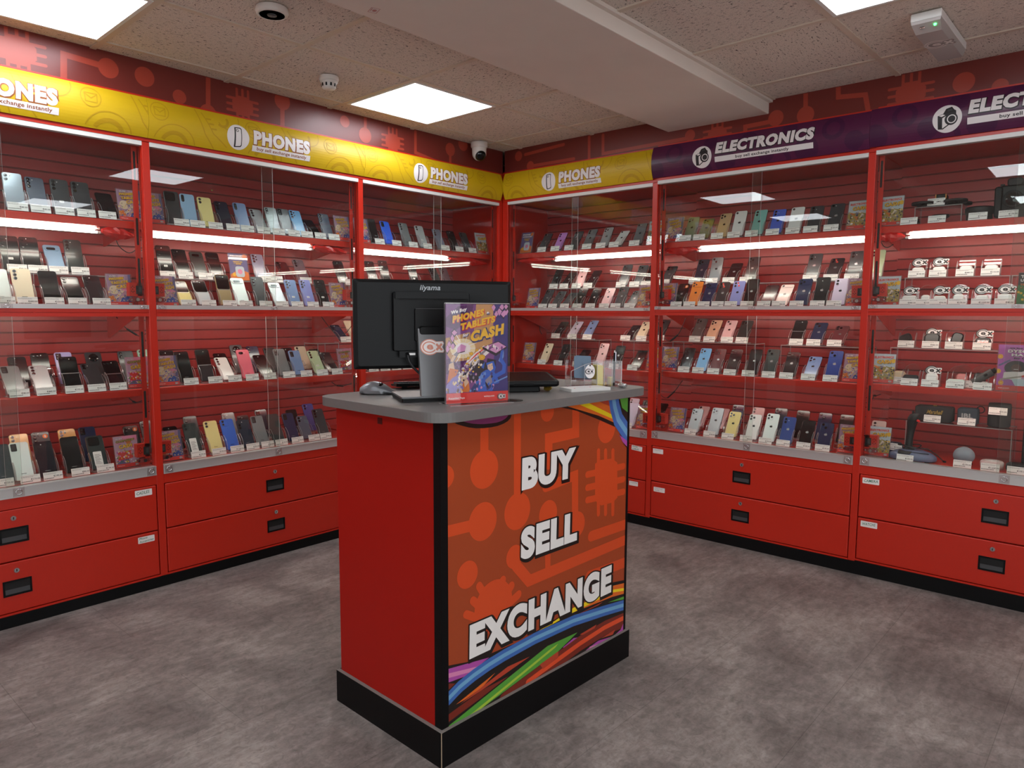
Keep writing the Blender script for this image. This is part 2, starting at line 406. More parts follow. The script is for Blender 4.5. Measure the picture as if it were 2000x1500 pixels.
# trim the ceiling slab where walls stand is unnecessary: the walls rise into it
mb = MB()
for i in range(-9, 6):
    mb.box(i*GS-.012, i*GS+.012, -.60, 1.3, -.002, .006, 0); mb.box(i*GS-.012, i*GS+.012, -6.3, GYR+.7, -.002, .006, 0)
for j in range(-1, 2): mb.box(-5.0, 3.2, j*GS-.012, j*GS+.012, -.0015, .0055, 0)
for j in range(-8, 2): mb.box(-5.0, 3.2, GYR+j*GS-.012, GYR+j*GS+.012, -.0015, .0055, 0)
go = mb.obj('trim_1', TBAR); go.matrix_world = gM; struct(go)
struct(MB().box(XB, XW, -1.905, -1.305, 2.383, H+.004).obj('ceiling_beam', PLASTER, bevel=.004))
struct(MB().box(XB, XW+.1, XW, XW+.1, 0, H+.02).obj('wall_left', WALLM))
struct(MB().box(XW, XW+.1, YB, XW, 0, H+.02).obj('wall_right', WALLM))
# two walls behind the viewer, with windows added to brighten ceiling and floor
for nm, wn, fn in (('wall_front', 'added_window_1', lambda mb, a, b, z0, z1, e=.1: mb.box(a, b, YB-e, YB, z0, z1)), ('wall_back', 'added_window_2', lambda mb, a, b, z0, z1, e=.1: mb.box(XB-e, XB, a, b, z0, z1))):
    mb = MB(); lo, hi, wl, wh = (XB-.1, XW, XB+.2, -1.9) if nm == 'wall_front' else (YB, XW, YB+.2, -2.6)
    fn(mb, lo, hi, 0, .25); fn(mb, lo, hi, 2.30, H+.02); fn(mb, lo, wl, .25, 2.3); fn(mb, wh, hi, .25, 2.3); struct(mb.obj(nm, WALLB))
    mb = MB(); wd = (wh-wl)/3
    for k in range(4): fn(mb, wl+wd*k-.025, wl+wd*k+.025, .25, 2.3, .06)
    wo = mb.obj(wn, DARKP); struct(wo); mb = MB()
    for k in range(3): fn(mb, wl+wd*k+.025, wl+wd*(k+1)-.025, .25, 2.3, .006)
    mb.obj('pane', GLASS, wo)
# the white edge strip above the counter-side beam face
struct(MB().box(XB, .0, -1.925, -1.905, H-.012, H+.003).obj('trim_2', PLASTER))

PANELM = emit('ceiling_light_diffuser', '#f4f8ff', PANEL_LIGHT)
def ceiling_light(i, jy, label):
    """600 mm flat panel lying in the grid; i = grid column of its near corner, jy = lower edge"""
    t = thing('ceiling_light', label, 'ceiling light', (0, 0, 0), 0, 'square ceiling light panels'); t.matrix_world = gM @ Matrix.Translation((i*GS, jy, 0))
    fr = MB(); g = .028
    for b in ((0.013, g, .013, GS-.013), (GS-g, GS-.013, .013, GS-.013), (g, GS-g, .013, g), (g, GS-g, GS-g, GS-.013)): fr.box(b[0], b[1], b[2], b[3], -.004, .003)
    fr.obj('frame', WHITEP, t)
    MB().box(g, GS-g, g, GS-g, -.002, .0035).obj('diffuser', PANELM, t)
ceiling_light(-1, 0, 'bright square ceiling light panel in the upper left corner above the yellow signs')
ceiling_light(2, 0, 'bright square ceiling light panel near the corner camera, between smoke detector and beam')
ceiling_light(2, GYR-GS, 'bright square ceiling light panel at top right beside the emergency light')
for i, jy in ((-1, GYR-GS), (-4, 0), (-4, GYR-GS), (2, GYR-5*GS), (-1, GYR-5*GS), (-4, GYR-5*GS)):
    ceiling_light(i, jy, 'square ceiling light panel over the shop floor behind the viewer, mirrored in the glass doors')

# ------------------------------------------------------------------ printed fascia above the signs
FAS = [
(0,'k',(-2911,2375,72)),
(0,'l',22,[(-2750,2304),(-2745,2403),(-2597,2394)]),
(0,'c',(-2572,2390,42)),
(0,'c',(-2420,2390,43)),
(0,'c',(-2265,2336,32)),
(0,'l',20,[(-2123,2454),(-2128,2321)]),
(0,'c',(-2129,2290,41)),
(0,'k',(-1948,2360,60)),
(0,'c',(-1725,2433,45)),
(0,'l',22,[(-1725,2420),(-1729,2288)]),
(0,'c',(-1333,2406,32)),
(0,'c',(-1192,2356,44)),
(0,'l',18,[(-1189,2463),(-1192,2356)]),
(0,'k',(-987,2354,60)),
(0,'l',18,[(-807,2448),(-809,2321),(-646,2297),(-646,2239)]),
(0,'c',(-510,2390,42)),
(0,'l',18,[(-510,2390),(-511,2276)]),
(0,'c',(-393,2443,43)),
(1,'c',(148,2410,33)),
(1,'l',18,[(208,2412),(539,2431)]),
(1,'c',(255,2330,32)),
(1,'l',18,[(278,2328),(624,2328)]),
(1,'l',18,[(743,2449),(745,2305)]),
(1,'l',18,[(849,2442),(851,2329),(1427,2334)]),
(1,'c',(1449,2348,32)),
(1,'k',(1616,2322,60)),
(1,'l',20,[(1781,2275),(1778,2343),(1905,2346)]),
(1,'c',(1945,2360,41)),
(1,'c',(2099,2349,44)),
(1,'l',20,[(2095,2456),(2099,2367)]),
(1,'l',20,[(2254,2463),(2257,2408),(2383,2396),(2398,2326)]),
(1,'k',(2582,2363,69)),
(1,'c',(2796,2371,44)),
(1,'c',(2935,2327,32)),
]
def fascia(side, name, s0, s1):
    mb = MB(); mb.M = wallM(side); zb = 2.296
    mb.box(s0, s1, 0, .02, zb, H+.004, 0); A = Art(clip=(s0, s1, zb, H))
    for r_, k, *q in FAS:
        if (r_ == 1) != (side == 'R'): continue
        if k == 'c': x, z, r = (a/1000 for a in q[0]); A.circ(x, z-.006, r, 1)
        elif k == 'l': A.line([(a/1000, b/1000-.006) for a, b in q[1]], q[0]/1000*1.15, 1)
        else:
            x, z, r = (a/1000 for a in q[0]); z -= .006
            A.poly([(x+r*cos(t), z+r*.85*sin(t)) for t in [pi/8+pi/4*k_ for k_ in range(8)]], 1)
            for dz in (-.5, 0, .5): A.line([(x-r*1.35, z+dz*r), (x+r*1.35, z+dz*r)], .013, 1)
            for dx in (-.5, 0, .5): A.line([(x+dx*r, z-r*1.3), (x+dx*r, z+r*1.3)], .013, 1)
    A.emit(mb, lambda u, v, o: (u, -o, v), 3e-5)
    return struct(mb.obj(name, [FASCIA, FASCIA2]))
fascia('L', 'trim_3', -3.66, 0.0); fascia('R', 'trim_4', 0.02, 3.66)

# ------------------------------------------------------------------ showcase cabinets
TUBEM = emit('fluorescent_tube', '#fff6ea', TUBE_LIGHT)
SLOTB = mat('slot_shadow_black', '#0a0808', .7)
REDDK = mat('red_cavity', '#7c1210', .5)
REDFILM = mat('crumpled_red_film', '#c01812', .25)
LABELM = mat('white_label', '#e6e0dc', .6)
def handle(parent, x, z):
    mb = MB(); f = .006
    mb.box(x-.052, x+.052, -.004, .003, z+.026, z+.033); mb.box(x-.052, x+.052, -.004, .003, z-.033, z-.026)
    mb.box(x-.052, x-.045, -.004, .003, z-.026, z+.026); mb.box(x+.045, x+.052, -.004, .003, z-.026, z+.026)
    mb.box(x-.046, x+.046, -.0016, .002, z-.027, z+.027, 1)
    mb.add([(x-.044, -.0019, z-.004), (x+.044, -.0019, z-.004), (x+.044, -.0036, z-.024), (x-.044, -.0036, z-.024)], [(0, 3, 2, 1)], 2)
    mb.obj('handle', [BLKP, SLOTB, DARKP], parent)
def cabinet(key, label, stickers=(), wrap=True):
    side, s0, w, zo = CABS[key]; right = side == 'R'
    t = thing('display_cabinet', label, 'display cabinet', W(side, s0, 0, zo), RZ(side), 'red glass-fronted display cabinets along both walls')
    corner = key in 'CD'
    xl = .05 if key == 'D' else 0.0; xr = w-.036 if key == 'C' else w-.034       # clear span between posts
    MB().box(.007 if key == 'D' else 0, w-(.007 if key == 'C' else 0), -.003, .05, -zo, .0515).obj('plinth', BLACK, t)
    # carcass: cavity behind the drawers, bottom lip, apron under the glass
    mb = MB(); mb.box(.002, w-.002, .02, .50, .052, .55, 1); mb.box(xl, xr, -.001, .02, .052, .0605, 0); mb.box(xl, xr, 0, .03, .5035, .549, 0)
    mb.obj('carcass', [RED, REDDK], t)
    hx = (xl+xr)/2
    for z0, z1 in ((.0635, .2775), (.2825, .5005)):
        d = MB().box(xl+.004, xr-.004, -.001, .02, z0, z1).obj('drawer', RED, t, bevel=.004)
        handle(d, hx, z1-.109)
        lk = MB(); lk.cyl((hx, .0, z1-.036), (hx, -.006, z1-.036), .0115, .010, 18); lk.box(hx-.0015, hx+.0015, -.0066, -.005, z1-.041, z1-.031, 1); lk.obj('lock', [CHROME, BLKP], d)
        for (zi, x0, x1, y0, y1, rot, lines, ink) in stickers:
            if (zi == 1) != (z1 > .4): continue
            mb = MB(); c_ = ((x0+x1)/2, (y0+y1)/2); hw = (x1-x0)/2; hh = (y1-y0)/2
            fn = lambda u, v, o: (c_[0]+u*cos(rot)-v*sin(rot), -.0015-o, c_[1]+u*sin(rot)+v*cos(rot))
            A = Art(); A.poly(rrect(-hw, hw, -hh, hh, .003), 0)
            n = len(lines)
            for i, (tx, wd) in enumerate(lines):
                hgt = (.0135 if n == 1 else .0095)
                if tx == '~': A.line([(-hw*.75+wd*k_/11, hh*.40-i*hh*.75+.0022*(1 if k_ % 2 else -1)*(1+.5*sin(k_*2.1))) for k_ in range(12)], .0011, 1); continue
                A.text(tx, -hw*.84, hh*.78-hgt-i*hh*.95-(hh*.35 if n == 1 else 0), hgt, [(.012, 1, 0, 0)], width=wd, res=2, rot=RAD(3), shear=.15)
            A.emit(mb, fn, 1e-4); mb.obj('label', [LABELM, ink], d)
    # posts
    if key == 'C': MB().box(w-.036, w, 0, .045, .0515, 2.30).obj('post', RED, t, bevel=.002)
    else: MB().box(w-.034, w, 0, .045, .0515, 2.096).obj('post', RED, t, bevel=.002)
    if key == 'D': MB().box(0, .05, 0, .045, .0515, 2.30).obj('post', RED, t, bevel=.002)
    if key in 'CD':
        MB().box(*((w-.012, w, .045, .5) if key == 'C' else (0, .012, .045, .5)), .55, 2.09).obj('side_panel', RED, t)
    mb = MB(); mb.box(xl, xr, -.001, .04, 1.301, 1.3165); mb.box(xl, xr, .006, .04, 1.3165, 1.3195); mb.box(xl, xr, -.001, .04, 1.3195, 1.335)
    for k in range(4): mb.box(xl+.08+k*.31, xl+.088+k*.31, -.001, .006, 1.3165, 1.3195)
    mb.obj('crossbeam', RED, t)
    for nm, z0, z1, y in (('lower_rail', .549, .592, -.003), ('middle_rail', 1.335, 1.3535, -.003), ('upper_rail', 2.077, 2.0965, -.002)):
        mb = MB(); mb.box(xl, xr, y, .032, z0, z1)
        if nm == 'lower_rail': mb.box(xl, xr, y-.0025, y, z0, z0+.004); mb.box(xl, xr, y-.0025, y, z1-.004, z1)
        mb.obj(nm, ALU if nm != 'upper_rail' else WHITEP, t)
    # header behind the sign, cabinet roof
    mb = MB(); mb.box(0, w, .004, .02, 2.0965, 2.30); mb.box(0, w, .0, .52, 2.097, 2.105); h0, h1 = (.007 if key == 'D' else 0), w-(.007 if key == 'C' else 0); mb.box(h0, h1, -.004, .004, 2.0967, 2.111); mb.box(h0, h1, -.006, .004, 2.289, 2.2985)
    mb.obj('header', RED, t)
    # slatwall
    mb = MB(); p = .0543; z = .575; 
    while z < 2.09: mb.box(0, w, .495, .52, z, min(z+p-.0085, 2.095), 0); z += p
    mb.box(0, w, .506, .52, .56, 2.095, 1); mb.obj('slatwall', [REDSLAT, REDDK], t)
    # shelves and decks
    for z in (1.742, .957):
        mb = MB(); mb.box(.014, w-.014, .098, .493, z-.004, z)
        lp = [[(x, .098+.006*(1-cos(a))-.006, z-.006+.006*sin(a)) for a in (pi/2, pi/3, pi/6, 0)]+[(x, .092, z-.034), (x, .096, z-.034), (x, .098, z-.008)] for x in (.014, w-.014)]
        mb.loft([lp[1], lp[0]], 0, False); mb.obj('shelf', RED, t)
    for z, y in ((.583, .036), (1.346, .036)): MB().box(.013, w-.013, y, .493, z-.008, z).obj('deck', RED, t)
    # tube lights
    tx = TUBES[key]
    ls = MB().box(tx[0], tx[1], .138, .165, 1.686, 1.712).obj('light_strip', WHITEP, t)
    for z, y in ((1.7005, .122), (1.6815, .114)):
        b = MB(); b.cyl((tx[0], y, z), (tx[1], y, z), .0054, n=14, mi=0)
        for xx, dx in ((tx[0], -.014), (tx[1], .014)): b.cyl((xx, y, z), (xx+dx, y, z), .0060, n=12, mi=1)
        b.obj('tube', [TUBEM, WHITEP], ls)
    ls = MB().box(tx[0], tx[1], .070, .095, 1.3215, 1.336).obj('light_strip', WHITEP, t)
    b = MB(); b.cyl((tx[0], .082, 1.3125), (tx[1], .082, 1.3105), .0062, n=12); b.obj('tube', TUBEM, ls)
    ls = MB().box(tx[0], tx[1], .13, .155, .942, .9525).obj('light_strip', WHITEP, t)  # unseen strip and tube added under the lower shelf to brighten the bottom deck
    b = MB(); b.cyl((tx[0], .122, .9335), (tx[1], .118, .9335), .0032, n=12); b.obj('tube', TUBEM, ls)
    # crumpled red film over the bracket at the dark end of the tubes
    if wrap:
        x0, x1 = (tx[1]+.02, xr-.01) if not right else (xl+.01, tx[0]-.02); rnd = random.Random(ord(key)); b = MB(); L = []
        for i in range(9):
            x = x0+(x1-x0)*i/8; k = sin(pi*min(1, .12+i/8*.8)); L.append([(x, .125+(.026+.016*rnd.random())*k*cos(a)-.01, 1.690-.004*i*(0 if right else .4)+(.018+.016*rnd.random())*k*sin(a)) for a in [2*pi*j/9 for j in range(9)]])
        b.loft(L, 0, False); b.obj('bracket_cover', REDFILM, t)
    # triangular shelf brackets
    bx = xr-.012 if not right else xl+.008
    for z, q in ((1.708, .06), (.923, .06), (1.30, .11)):
        b = MB(); M0 = b.M.copy(); b.M = Matrix(((0, 0, 1, bx), (1, 0, 0, 0), (0, 1, 0, 0), (0, 0, 0, 1)))
        b.prism([(.12, z), (.49, z), (.49, z-q), (.46, z-q)], 0, .003); b.obj('shelf_bracket', RED, t)
    # slotted channel beside the post
    cx = (xr-.027) if not right else (xl+.004)
    b = MB(); b.box(cx, cx+.022, .05, .056, .6, 1.30, 0); b.box(cx, cx+.022, .05, .056, 1.354, 2.077, 0)
    for z0, z1 in ((1.925, 2.055), (1.63, 1.755), (1.44, 1.57), (1.11, 1.23), (.82, .95)):
        M0 = b.M.copy(); b.M = Matrix(((1, 0, 0, 0), (0, 0, 1, .0488), (0, 1, 0, 0), (0, 0, 0, 1))); b.prism(rrect(cx+.006, cx+.016, z0, z1, .0048), 0, .001, 1); b.M = M0
    b.obj('slotted_channel', [RED, SLOTB], t)
    # sliding doors
    o = .028
    for z0, z1 in ((1.3535, 2.077), (.592, 1.301)):
        for k, (x0, x1, y) in enumerate(((xl, w/2+o, .014), (w/2-o, xr, .024))):
            d = MB().pane(x0, x1, y, y+.005, z0, z1, 0, 1).obj('door', [GLASS, GLASSEDGE], t)
            px = (x0+.024) if k == 0 else (x1-.024)
            for px in ((x0+.024, x1-.02) if k == 0 else (x1-.024,)):
                zc = z0-.0095 if z0 > 1 else z0-.020; hh = .0085 if z0 > 1 else .019
                q = MB(); q.pane(px-.02, px+.02, -.0075, -.0045, zc-hh, zc+hh, 0, 1)
                L = [[(px+(R_*cos(a)), -.009+yy, zc+R_*sin(a)*(.55 if z0 > 1 else 1)) for a in [2*pi*j/20 for j in range(20)]] for R_, yy in ((.0125, .002), (.0125, 0), (.0095, 0), (.0095, .002))]
                q.loft(L, 2, True, False, False); q.obj('finger_pull', [ACR, ACREDGE, CHROME], d)
    # red lock boxes with black window and cylinder lock
    for z in (1.365, .605):
        for en in (0, 1):
            if corner and ((key == 'C' and en == 1) or (key == 'D' and en == 0)) and z > 1: pass
            x0 = xr-.062 if en else xl+.004
            b = MB(); b.box(x0, x0+.058, .05, .085, z+.03, z+.092, 0)
            wx = (x0+.028, x0+.056) if en else (x0+.002, x0+.030)
            b.box(wx[0], wx[1], .0485, .0505, z+.04, z+.078, 1); hx_ = x0+.014 if en else x0+.044
            b.box(wx[0]+.012, wx[1]-.004, .0478, .0495, z+.048, z+.072, 2)
            for i, (a, c) in enumerate(((0, .061), (-.006, .052), (.006, .052), (-.006, .07), (.006, .07), (0, .048), (0, .075))): b.cyl((hx_+a, .0502, z+c), (hx_+a, .0492, z+c), .0023, n=8, mi=1)
            lb = b.obj('lock_box', [RED, SLOTB, DARKP], t)
            b = MB(); M0 = b.M; b.M = Matrix(((1, 0, 0, 0), (0, 0, 1, .052), (0, 1, 0, 0), (0, 0, 0, 1))); c_ = x0+.03
            b.prism(ell(c_, z+.014, .034, .011, 20), -.003, 0, 0); b.M = Matrix.Identity(4)
            b.cyl((c_, .05, z+.014), (c_, .036, z+.014), .0095, .008, 16, 1)
            for dx in (-.024, .024): b.cyl((c_+dx, .05, z+.014), (c_+dx, .046, z+.014), .004, n=10, mi=1)
            b.obj('lock_cylinder', [REDDK, CHROME], lb)
    return t
S_ = lambda zi, s, x0, x1, y0, y1, rot, lines, ink=None: (zi, x0, x1, y0, y1, rot, lines, ink or INKG)
cabinet('A', 'red display cabinet with CADLES drawer label, under the yellow sign cut off by the frame',
        [S_(1, 0, 1.065, 1.142, .4590, .4895, RAD(0), [('CADLES', .058)]), S_(0, 0, 1.069, 1.144, .234, .2645, RAD(0), [('Phone', .036), ('Accesories', .064)])])
cabinet('B', 'red display cabinet with two plain drawers, left of the counter under a PHONES sign')
cabinet('C', 'red display cabinet behind the monitor, left of the corner post')
cabinet('D', 'red display cabinet right of the corner post, partly hidden by the counter',
        [S_(1, 0, 1.106, 1.183, .463, .493, RAD(-4), [('PHONE', .036), ('CABLES', .046)]), S_(0, 0, 1.093, 1.158, .236, .264, 0, [('~', .05)])])
cabinet('E', 'red display cabinet with blank drawer labels under the ELECTRONICS sign beside the corner sign',
        [S_(1, 0, .012, .083, .4565, .4855, 0, [('~', .045)], INKGREY), S_(0, 0, .023, .101, .218, .247, 0, [('~', .05), ('~', .03)], INKGREY)])
cabinet('F', 'red display cabinet with CAMERA and WATCHS drawer labels, at the far right',
        [S_(1, 0, .017, .095, .4575, .4865, 0, [('CAMERA', .066)]), S_(0, 0, .019, .097, .2345, .2645, 0, [('WATCHS', .062)])])

# ------------------------------------------------------------------ bowed signs above the cabinets
YEL = mat('sign_yellow', '#cba70c', .45); YEL2 = mat('sign_yellow_pattern', '#b9930b', .45)
PUR = mat('sign_purple', '#53193f', .33); PUR2 = mat('sign_purple_pattern', '#43133a', .33)
SWHITE = mat('sign_white', '#e6e0de', .45); SBROWN = mat('sign_brown_outline', '#8a4a16', .5); SBLK = mat('sign_black', '#1b1618', .5)
def sign(key, s0, s1, word, label, icon_s, tx0, tx1, str_h=.028):
    side, cs, cw, zo = CABS[key]; zb, zt = 2.112, 2.290; hgt = zt-zb; bow = .024
    yel = word == 'PHONES'
    t = thing('shop_sign', label, 'sign', W(side, s0, 0, zo), RZ(side), 'bowed category signs above the cabinets')
    def sm(u, v, o):
        k = min(max((v-zb)/hgt, 0), 1)*14; i = min(int(k), 13); f = k-i; b = [1-(2*q/14-1)**2 for q in (i, i+1)]
        return (u-s0, -.012-bow*(b[0]*(1-f)+b[1]*f)-o, v)
    mb = MB(); n = 14; zs = [zb+hgt*i/n for i in range(n+1)]
    L = [[sm(s0, z, 0) for z in zs]+[(0, -.0098, zt), (0, -.0098, zb)], [sm(s1, z, 0) for z in zs]+[(s1-s0, -.0098, zt), (s1-s0, -.0098, zb)]]
    mb.loft(L, 0, False)
    A = Art(clip=(s0+.002, s1-.002, zb+.002, zt-.002)); rnd = random.Random(ord(key)*3)
    x = s0-.05
    while x < s1:
        if yel:
            A.ring(x+.10, zb+.125, .042, .004, 1); A.line([(x+.075, zb+.14), (x+.10, zb+.12), (x+.125, zb+.14)], .004, 1, caps=False); A.line([(x+.075, zb+.142), (x+.125, zb+.142), (x+.123, zb+.105), (x+.078, zb+.105), (x+.075, zb+.142)], .004, 1, caps=False)
            A.ring(x+.17, zb-.02, .10, .005, 1, a0=.2, a1=pi*.9); A.ring(x+.17, zb-.02, .07, .018, 1, a0=.3, a1=pi*.85)
            A.line([(x+.30, zb+.16), (x+.35, zb+.07), (x+.42, zb+.02)], .005, 1); A.line([(x+.27, zb+.17), (x+.31, zb+.06), (x+.36, zb+.0)], .005, 1)
            A.ring(x+.40, zb+.14, .034, .013, 1, a0=-2.4, a1=.6); A.ring(x+.43, zb+.16, .06, .005, 1, a0=-2.6, a1=.2)
            for q in range(3): A.line([(x+.32+q*.012, zb+.135-q*.022), (x+.34+q*.012, zb+.135-q*.022)], .008, 1)
            x += .46
        else:
            A.circ(x+.07, zb+.04, .06, 1); A.ring(x+.2, zb+.12, .055, .022, 1); A.circ(x+.30, zb+.05, .045, 1); A.ring(x+.36, zb+.0, .07, .025, 1); A.circ(x+.42, zb+.15, .04, 1)
            x += .44
    A.emit(mb, sm, 3e-5, 3e-4, zs[1:-1]); mb.obj('panel', [YEL if yel else PUR, YEL2 if yel else PUR2], t)
    # round icon
    A = Art(); iz = 2.189
    A.circ(icon_s, iz, .0585, 0, ry=.0595, n=40)
    if yel:
        q = [(-.019, .045), (.012, .048), (.019, .042), (.0195, -.036), (.014, -.045), (-.018, -.050), (-.021, -.046)]
        A.poly([(icon_s+a, iz+b) for a, b in q], 1); A.poly([(icon_s+a, iz+b) for a, b in ((-.0125, .041), (.011, .043), (.015, .038), (.0155, -.034), (.011, -.0405), (-.013, -.0445))], 0)
        A.ring(icon_s-.004, iz+.031, .0068, .0028, 1)
    else:
        q = lambda *p: [(icon_s+a, iz+b) for a, b in p]
        A.poly(q((-.036, -.042), (-.038, .016), (-.016, .024), (-.006, .044), (.016, .05), (.026, .036), (.034, .03), (.036, .0), (.028, -.016), (-.016, -.044)), 1)
        A.poly(q((-.019, -.040), (-.019, .004), (-.004, .012), (.004, -.026)), 0); A.poly(q((-.034, .016), (-.018, .021), (-.008, .016), (-.022, .010)), 0)
        A.circ(icon_s+.016, iz-.004, .026, 1); A.ring(icon_s+.018, iz-.004, .0185, .004, 0); A.poly(q((.0, .040), (.016, .043), (.020, .033), (.0, .030)), 2)
    mb = MB(); A.emit(mb, sm, 8e-5, 8e-4, zs[1:-1]); mb.obj('icon', [SWHITE, SBLK, DARKP], t)
    A = Art(); wd = tx1-tx0
    if yel:
        A.text(word, tx0+.004, 2.170, .069, [(.105, 1, .0015, -.0015), (.062, 0, 0, 0)], width=wd-.008, shear=.03)
        A.rect(tx0-.002, tx1, 2.136, 2.136+str_h, 0); A.text('buy sell exchange instantly', (tx0+tx1)/2, 2.1435, .0155, [(.022, 1, 0, 0)], width=wd*.86, align='c', res=2)
    else:
        A.text(word, tx0, 2.195, .061, [(.105, 1, .0015, -.0015), (.062, 0, 0, 0)], width=wd, shear=.10)
        A.rect(tx0-.002, tx1, 2.151, 2.151+str_h, 0); A.text('buy sell exchange instantly', tx0+.118, 2.1585, .0148, [(.022, 1, 0, 0)], width=.29 if key == 'E' else .30, res=2)
    mb = MB(); A.emit(mb, sm, 8e-5, 8e-4, zs[1:-1]); mb.obj('lettering', [SWHITE, SBROWN if yel else SBLK], t)
sign('A', -3.63, -2.4245, 'PHONES', 'yellow PHONES sign cut off by the left edge of the frame', -3.196, -3.118, -2.784)
sign('B', -2.4235, -1.2195, 'PHONES', 'yellow PHONES sign over the cabinet left of the counter', -1.996, -1.918, -1.584)
sign('C', -1.2185, -0.034, 'PHONES', 'yellow PHONES sign under the dome camera, left of the corner', -.796, -.718, -.382)
sign('D', .034, 1.2195, 'PHONES', 'yellow PHONES sign right of the corner, next to the purple sign', .443, .524, .859)
sign('E', 1.2205, 2.4195, 'ELECTRONICS', 'purple ELECTRONICS sign fully in view, right of the last yellow sign', 1.545, 1.624, 2.156)
sign('F', 2.4205, 3.63, 'ELECTRONICS', 'purple ELECTRONICS sign cut off by the right edge of the frame', 2.746, 2.827, 3.360)
# ------------------------------------------------------------------ goods: shelves, rows, wording
ROWS = {1: (1.742, .10), 2: (1.490, .20), 3: (1.348, .07), 4: (1.140, .20), 5: (.957, .10), 6: (.585, .08)}
ROWTXT = {'1f': 'on top shelf', '2f': 'on upper clear riser', '3f': 'on middle deck', '4f': 'on lower clear riser',
          '5f': 'at front of lower shelf', '5b': 'at back of lower shelf', '6f': 'at front of bottom deck', '6b': 'at back of bottom deck'}
CABTXT = {'A': 'in first phones cabinet', 'B': 'in second phones cabinet', 'C': 'in left corner cabinet',
          'D': 'in right corner cabinet', 'E': 'in first electronics cabinet', 'F': 'in second electronics cabinet'}
ORD = 'first second third fourth fifth sixth seventh eighth ninth tenth eleventh twelfth thirteenth fourteenth fifteenth'.split()
def place(o, cab, s, d, z): side = CABS[cab][0]; o.location = W(side, s, d, z+CABS[cab][3]); o.rotation_euler = (0, 0, RZ(side)); return o

# ---- clear phone stands, one shared mesh per lean angle
_ST = {}
def stand_mesh(lean, drop=0.0, arch=False):
    k = (lean, drop, arch)
    if k in _ST: return _ST[k]
    a = RAD(lean); mb = MB(); up = lambda t, n, x: (x, .022+t*sin(a)-n*cos(a), .012+t*cos(a)+n*sin(a))
    mb.pane(-.038, .038, -.002, .075, -drop, .003-drop, 0, 1)
    if drop: mb.pane(-.038, -.035, 0, .07, .003-drop, .003, 0, 1); mb.pane(.035, .038, 0, .07, .003-drop, .003, 0, 1)
    mb.pane(-.036, .036, .010, .034, .0032, max(.0045, .0116-.0086*sin(a)), 0, 1)
    # back plate
    h = .085 if not arch else .088
    pl = rrect(-.027, .027, 0, h, .02, 5) if not arch else [(-.036, 0), (.036, 0), (.036, h*.75)]+ell(0, h*.75, .036, .036, 12, 0, pi)[1:-1]+[(-.036, h*.75)]
    n0, n1 = -.0145, -.0115
    v = [up(y, n1, x) for x, y in pl]+[up(y, n0, x) for x, y in pl]; N = len(pl)
    mb.add(v, [tuple(range(N)), tuple(range(2*N-1, N-1, -1))], 0); mb.add(v, [((i+1) % N, i, N+i, N+(i+1) % N) for i in range(N)], 1)
    # curved side rails
    L = .088 if not arch else .070; pr = []
    for i in range(9): t = i/8; pr.append((t*L-.006, .004+.017*sin(pi*(.10+.82*t))))
    for i in range(9): t = 1-i/8; pr.append((t*L*.97-.006, -.010+.009*sin(pi*(.05+.8*t))))
    N = len(pr)
    for x0, x1 in ((-.0391, -.0368), (.0368, .0391)):
        v = [up(t, n, x0) for t, n in pr]+[up(t, n, x1) for t, n in pr]
        mb.add(v, [(i, i+1, N-2-i, N-1-i) for i in range(N//2-1)]+[(N+i+1, N+i, 2*N-1-i, 2*N-2-i) for i in range(N//2-1)], 0)
        mb.add(v, [((i+1) % N, i, N+i, N+(i+1) % N) for i in range(N)], 1)
    _ST[k] = mb.mesh('phone_stand', [ACR, ACREDGE]); return _ST[k]

# ---- price tags, six printed versions shared
PRICES = ['\u20ac195.00', '\u20ac150.00', '\u20ac440.00', '\u20ac110.00', '\u20ac90.00', '\u20ac170.00', '\u20ac1,225.00', '\u20ac40.00']
_TG = []
for i, pr in enumerate(PRICES):
    a = RAD(14); rnd = random.Random(i); mb = MB(); w_, h_ = .0372, .035
    up = lambda u, v, o: (u, v*sin(a)-o*cos(a), v*cos(a)+o*sin(a)+.001)
    pl = [(-w_, 0), (w_, 0), (w_, h_), (-w_, h_)]
    v = [up(x, y, .0006) for x, y in pl]+[up(x, y, 0) for x, y in pl]
    mb.add(v, [(0, 1, 2, 3), (7, 6, 5, 4), (1, 0, 4, 5), (2, 1, 5, 6), (3, 2, 6, 7), (0, 3, 7, 4)], 0)
    A = Art()
    for y, x1 in ((.0295, .026+rnd.random()*.008), (.0255, -.005+rnd.random()*.02)):
        x = -.034
        while x < x1: q = .003+rnd.random()*.006; A.rect(x, x+q, y, y+.0015, 2); x += q+.0014
    x = -.034
    while x < .002+.014*rnd.random(): q = .0012+rnd.random()*.003; A.rect(x, x+q, .006, .0092, 3); x += q+.0012
    A.text(pr, .035, .0125, .0070, [(.02, 1, 0, 0)], res=1, align='r')
    A.emit(mb, up, 5e-5, 7e-4); _TG.append(mb.mesh('price_tag', [PAPER, INK, INKGREY, mat('faint_black_print', '#57524f', .7)]))

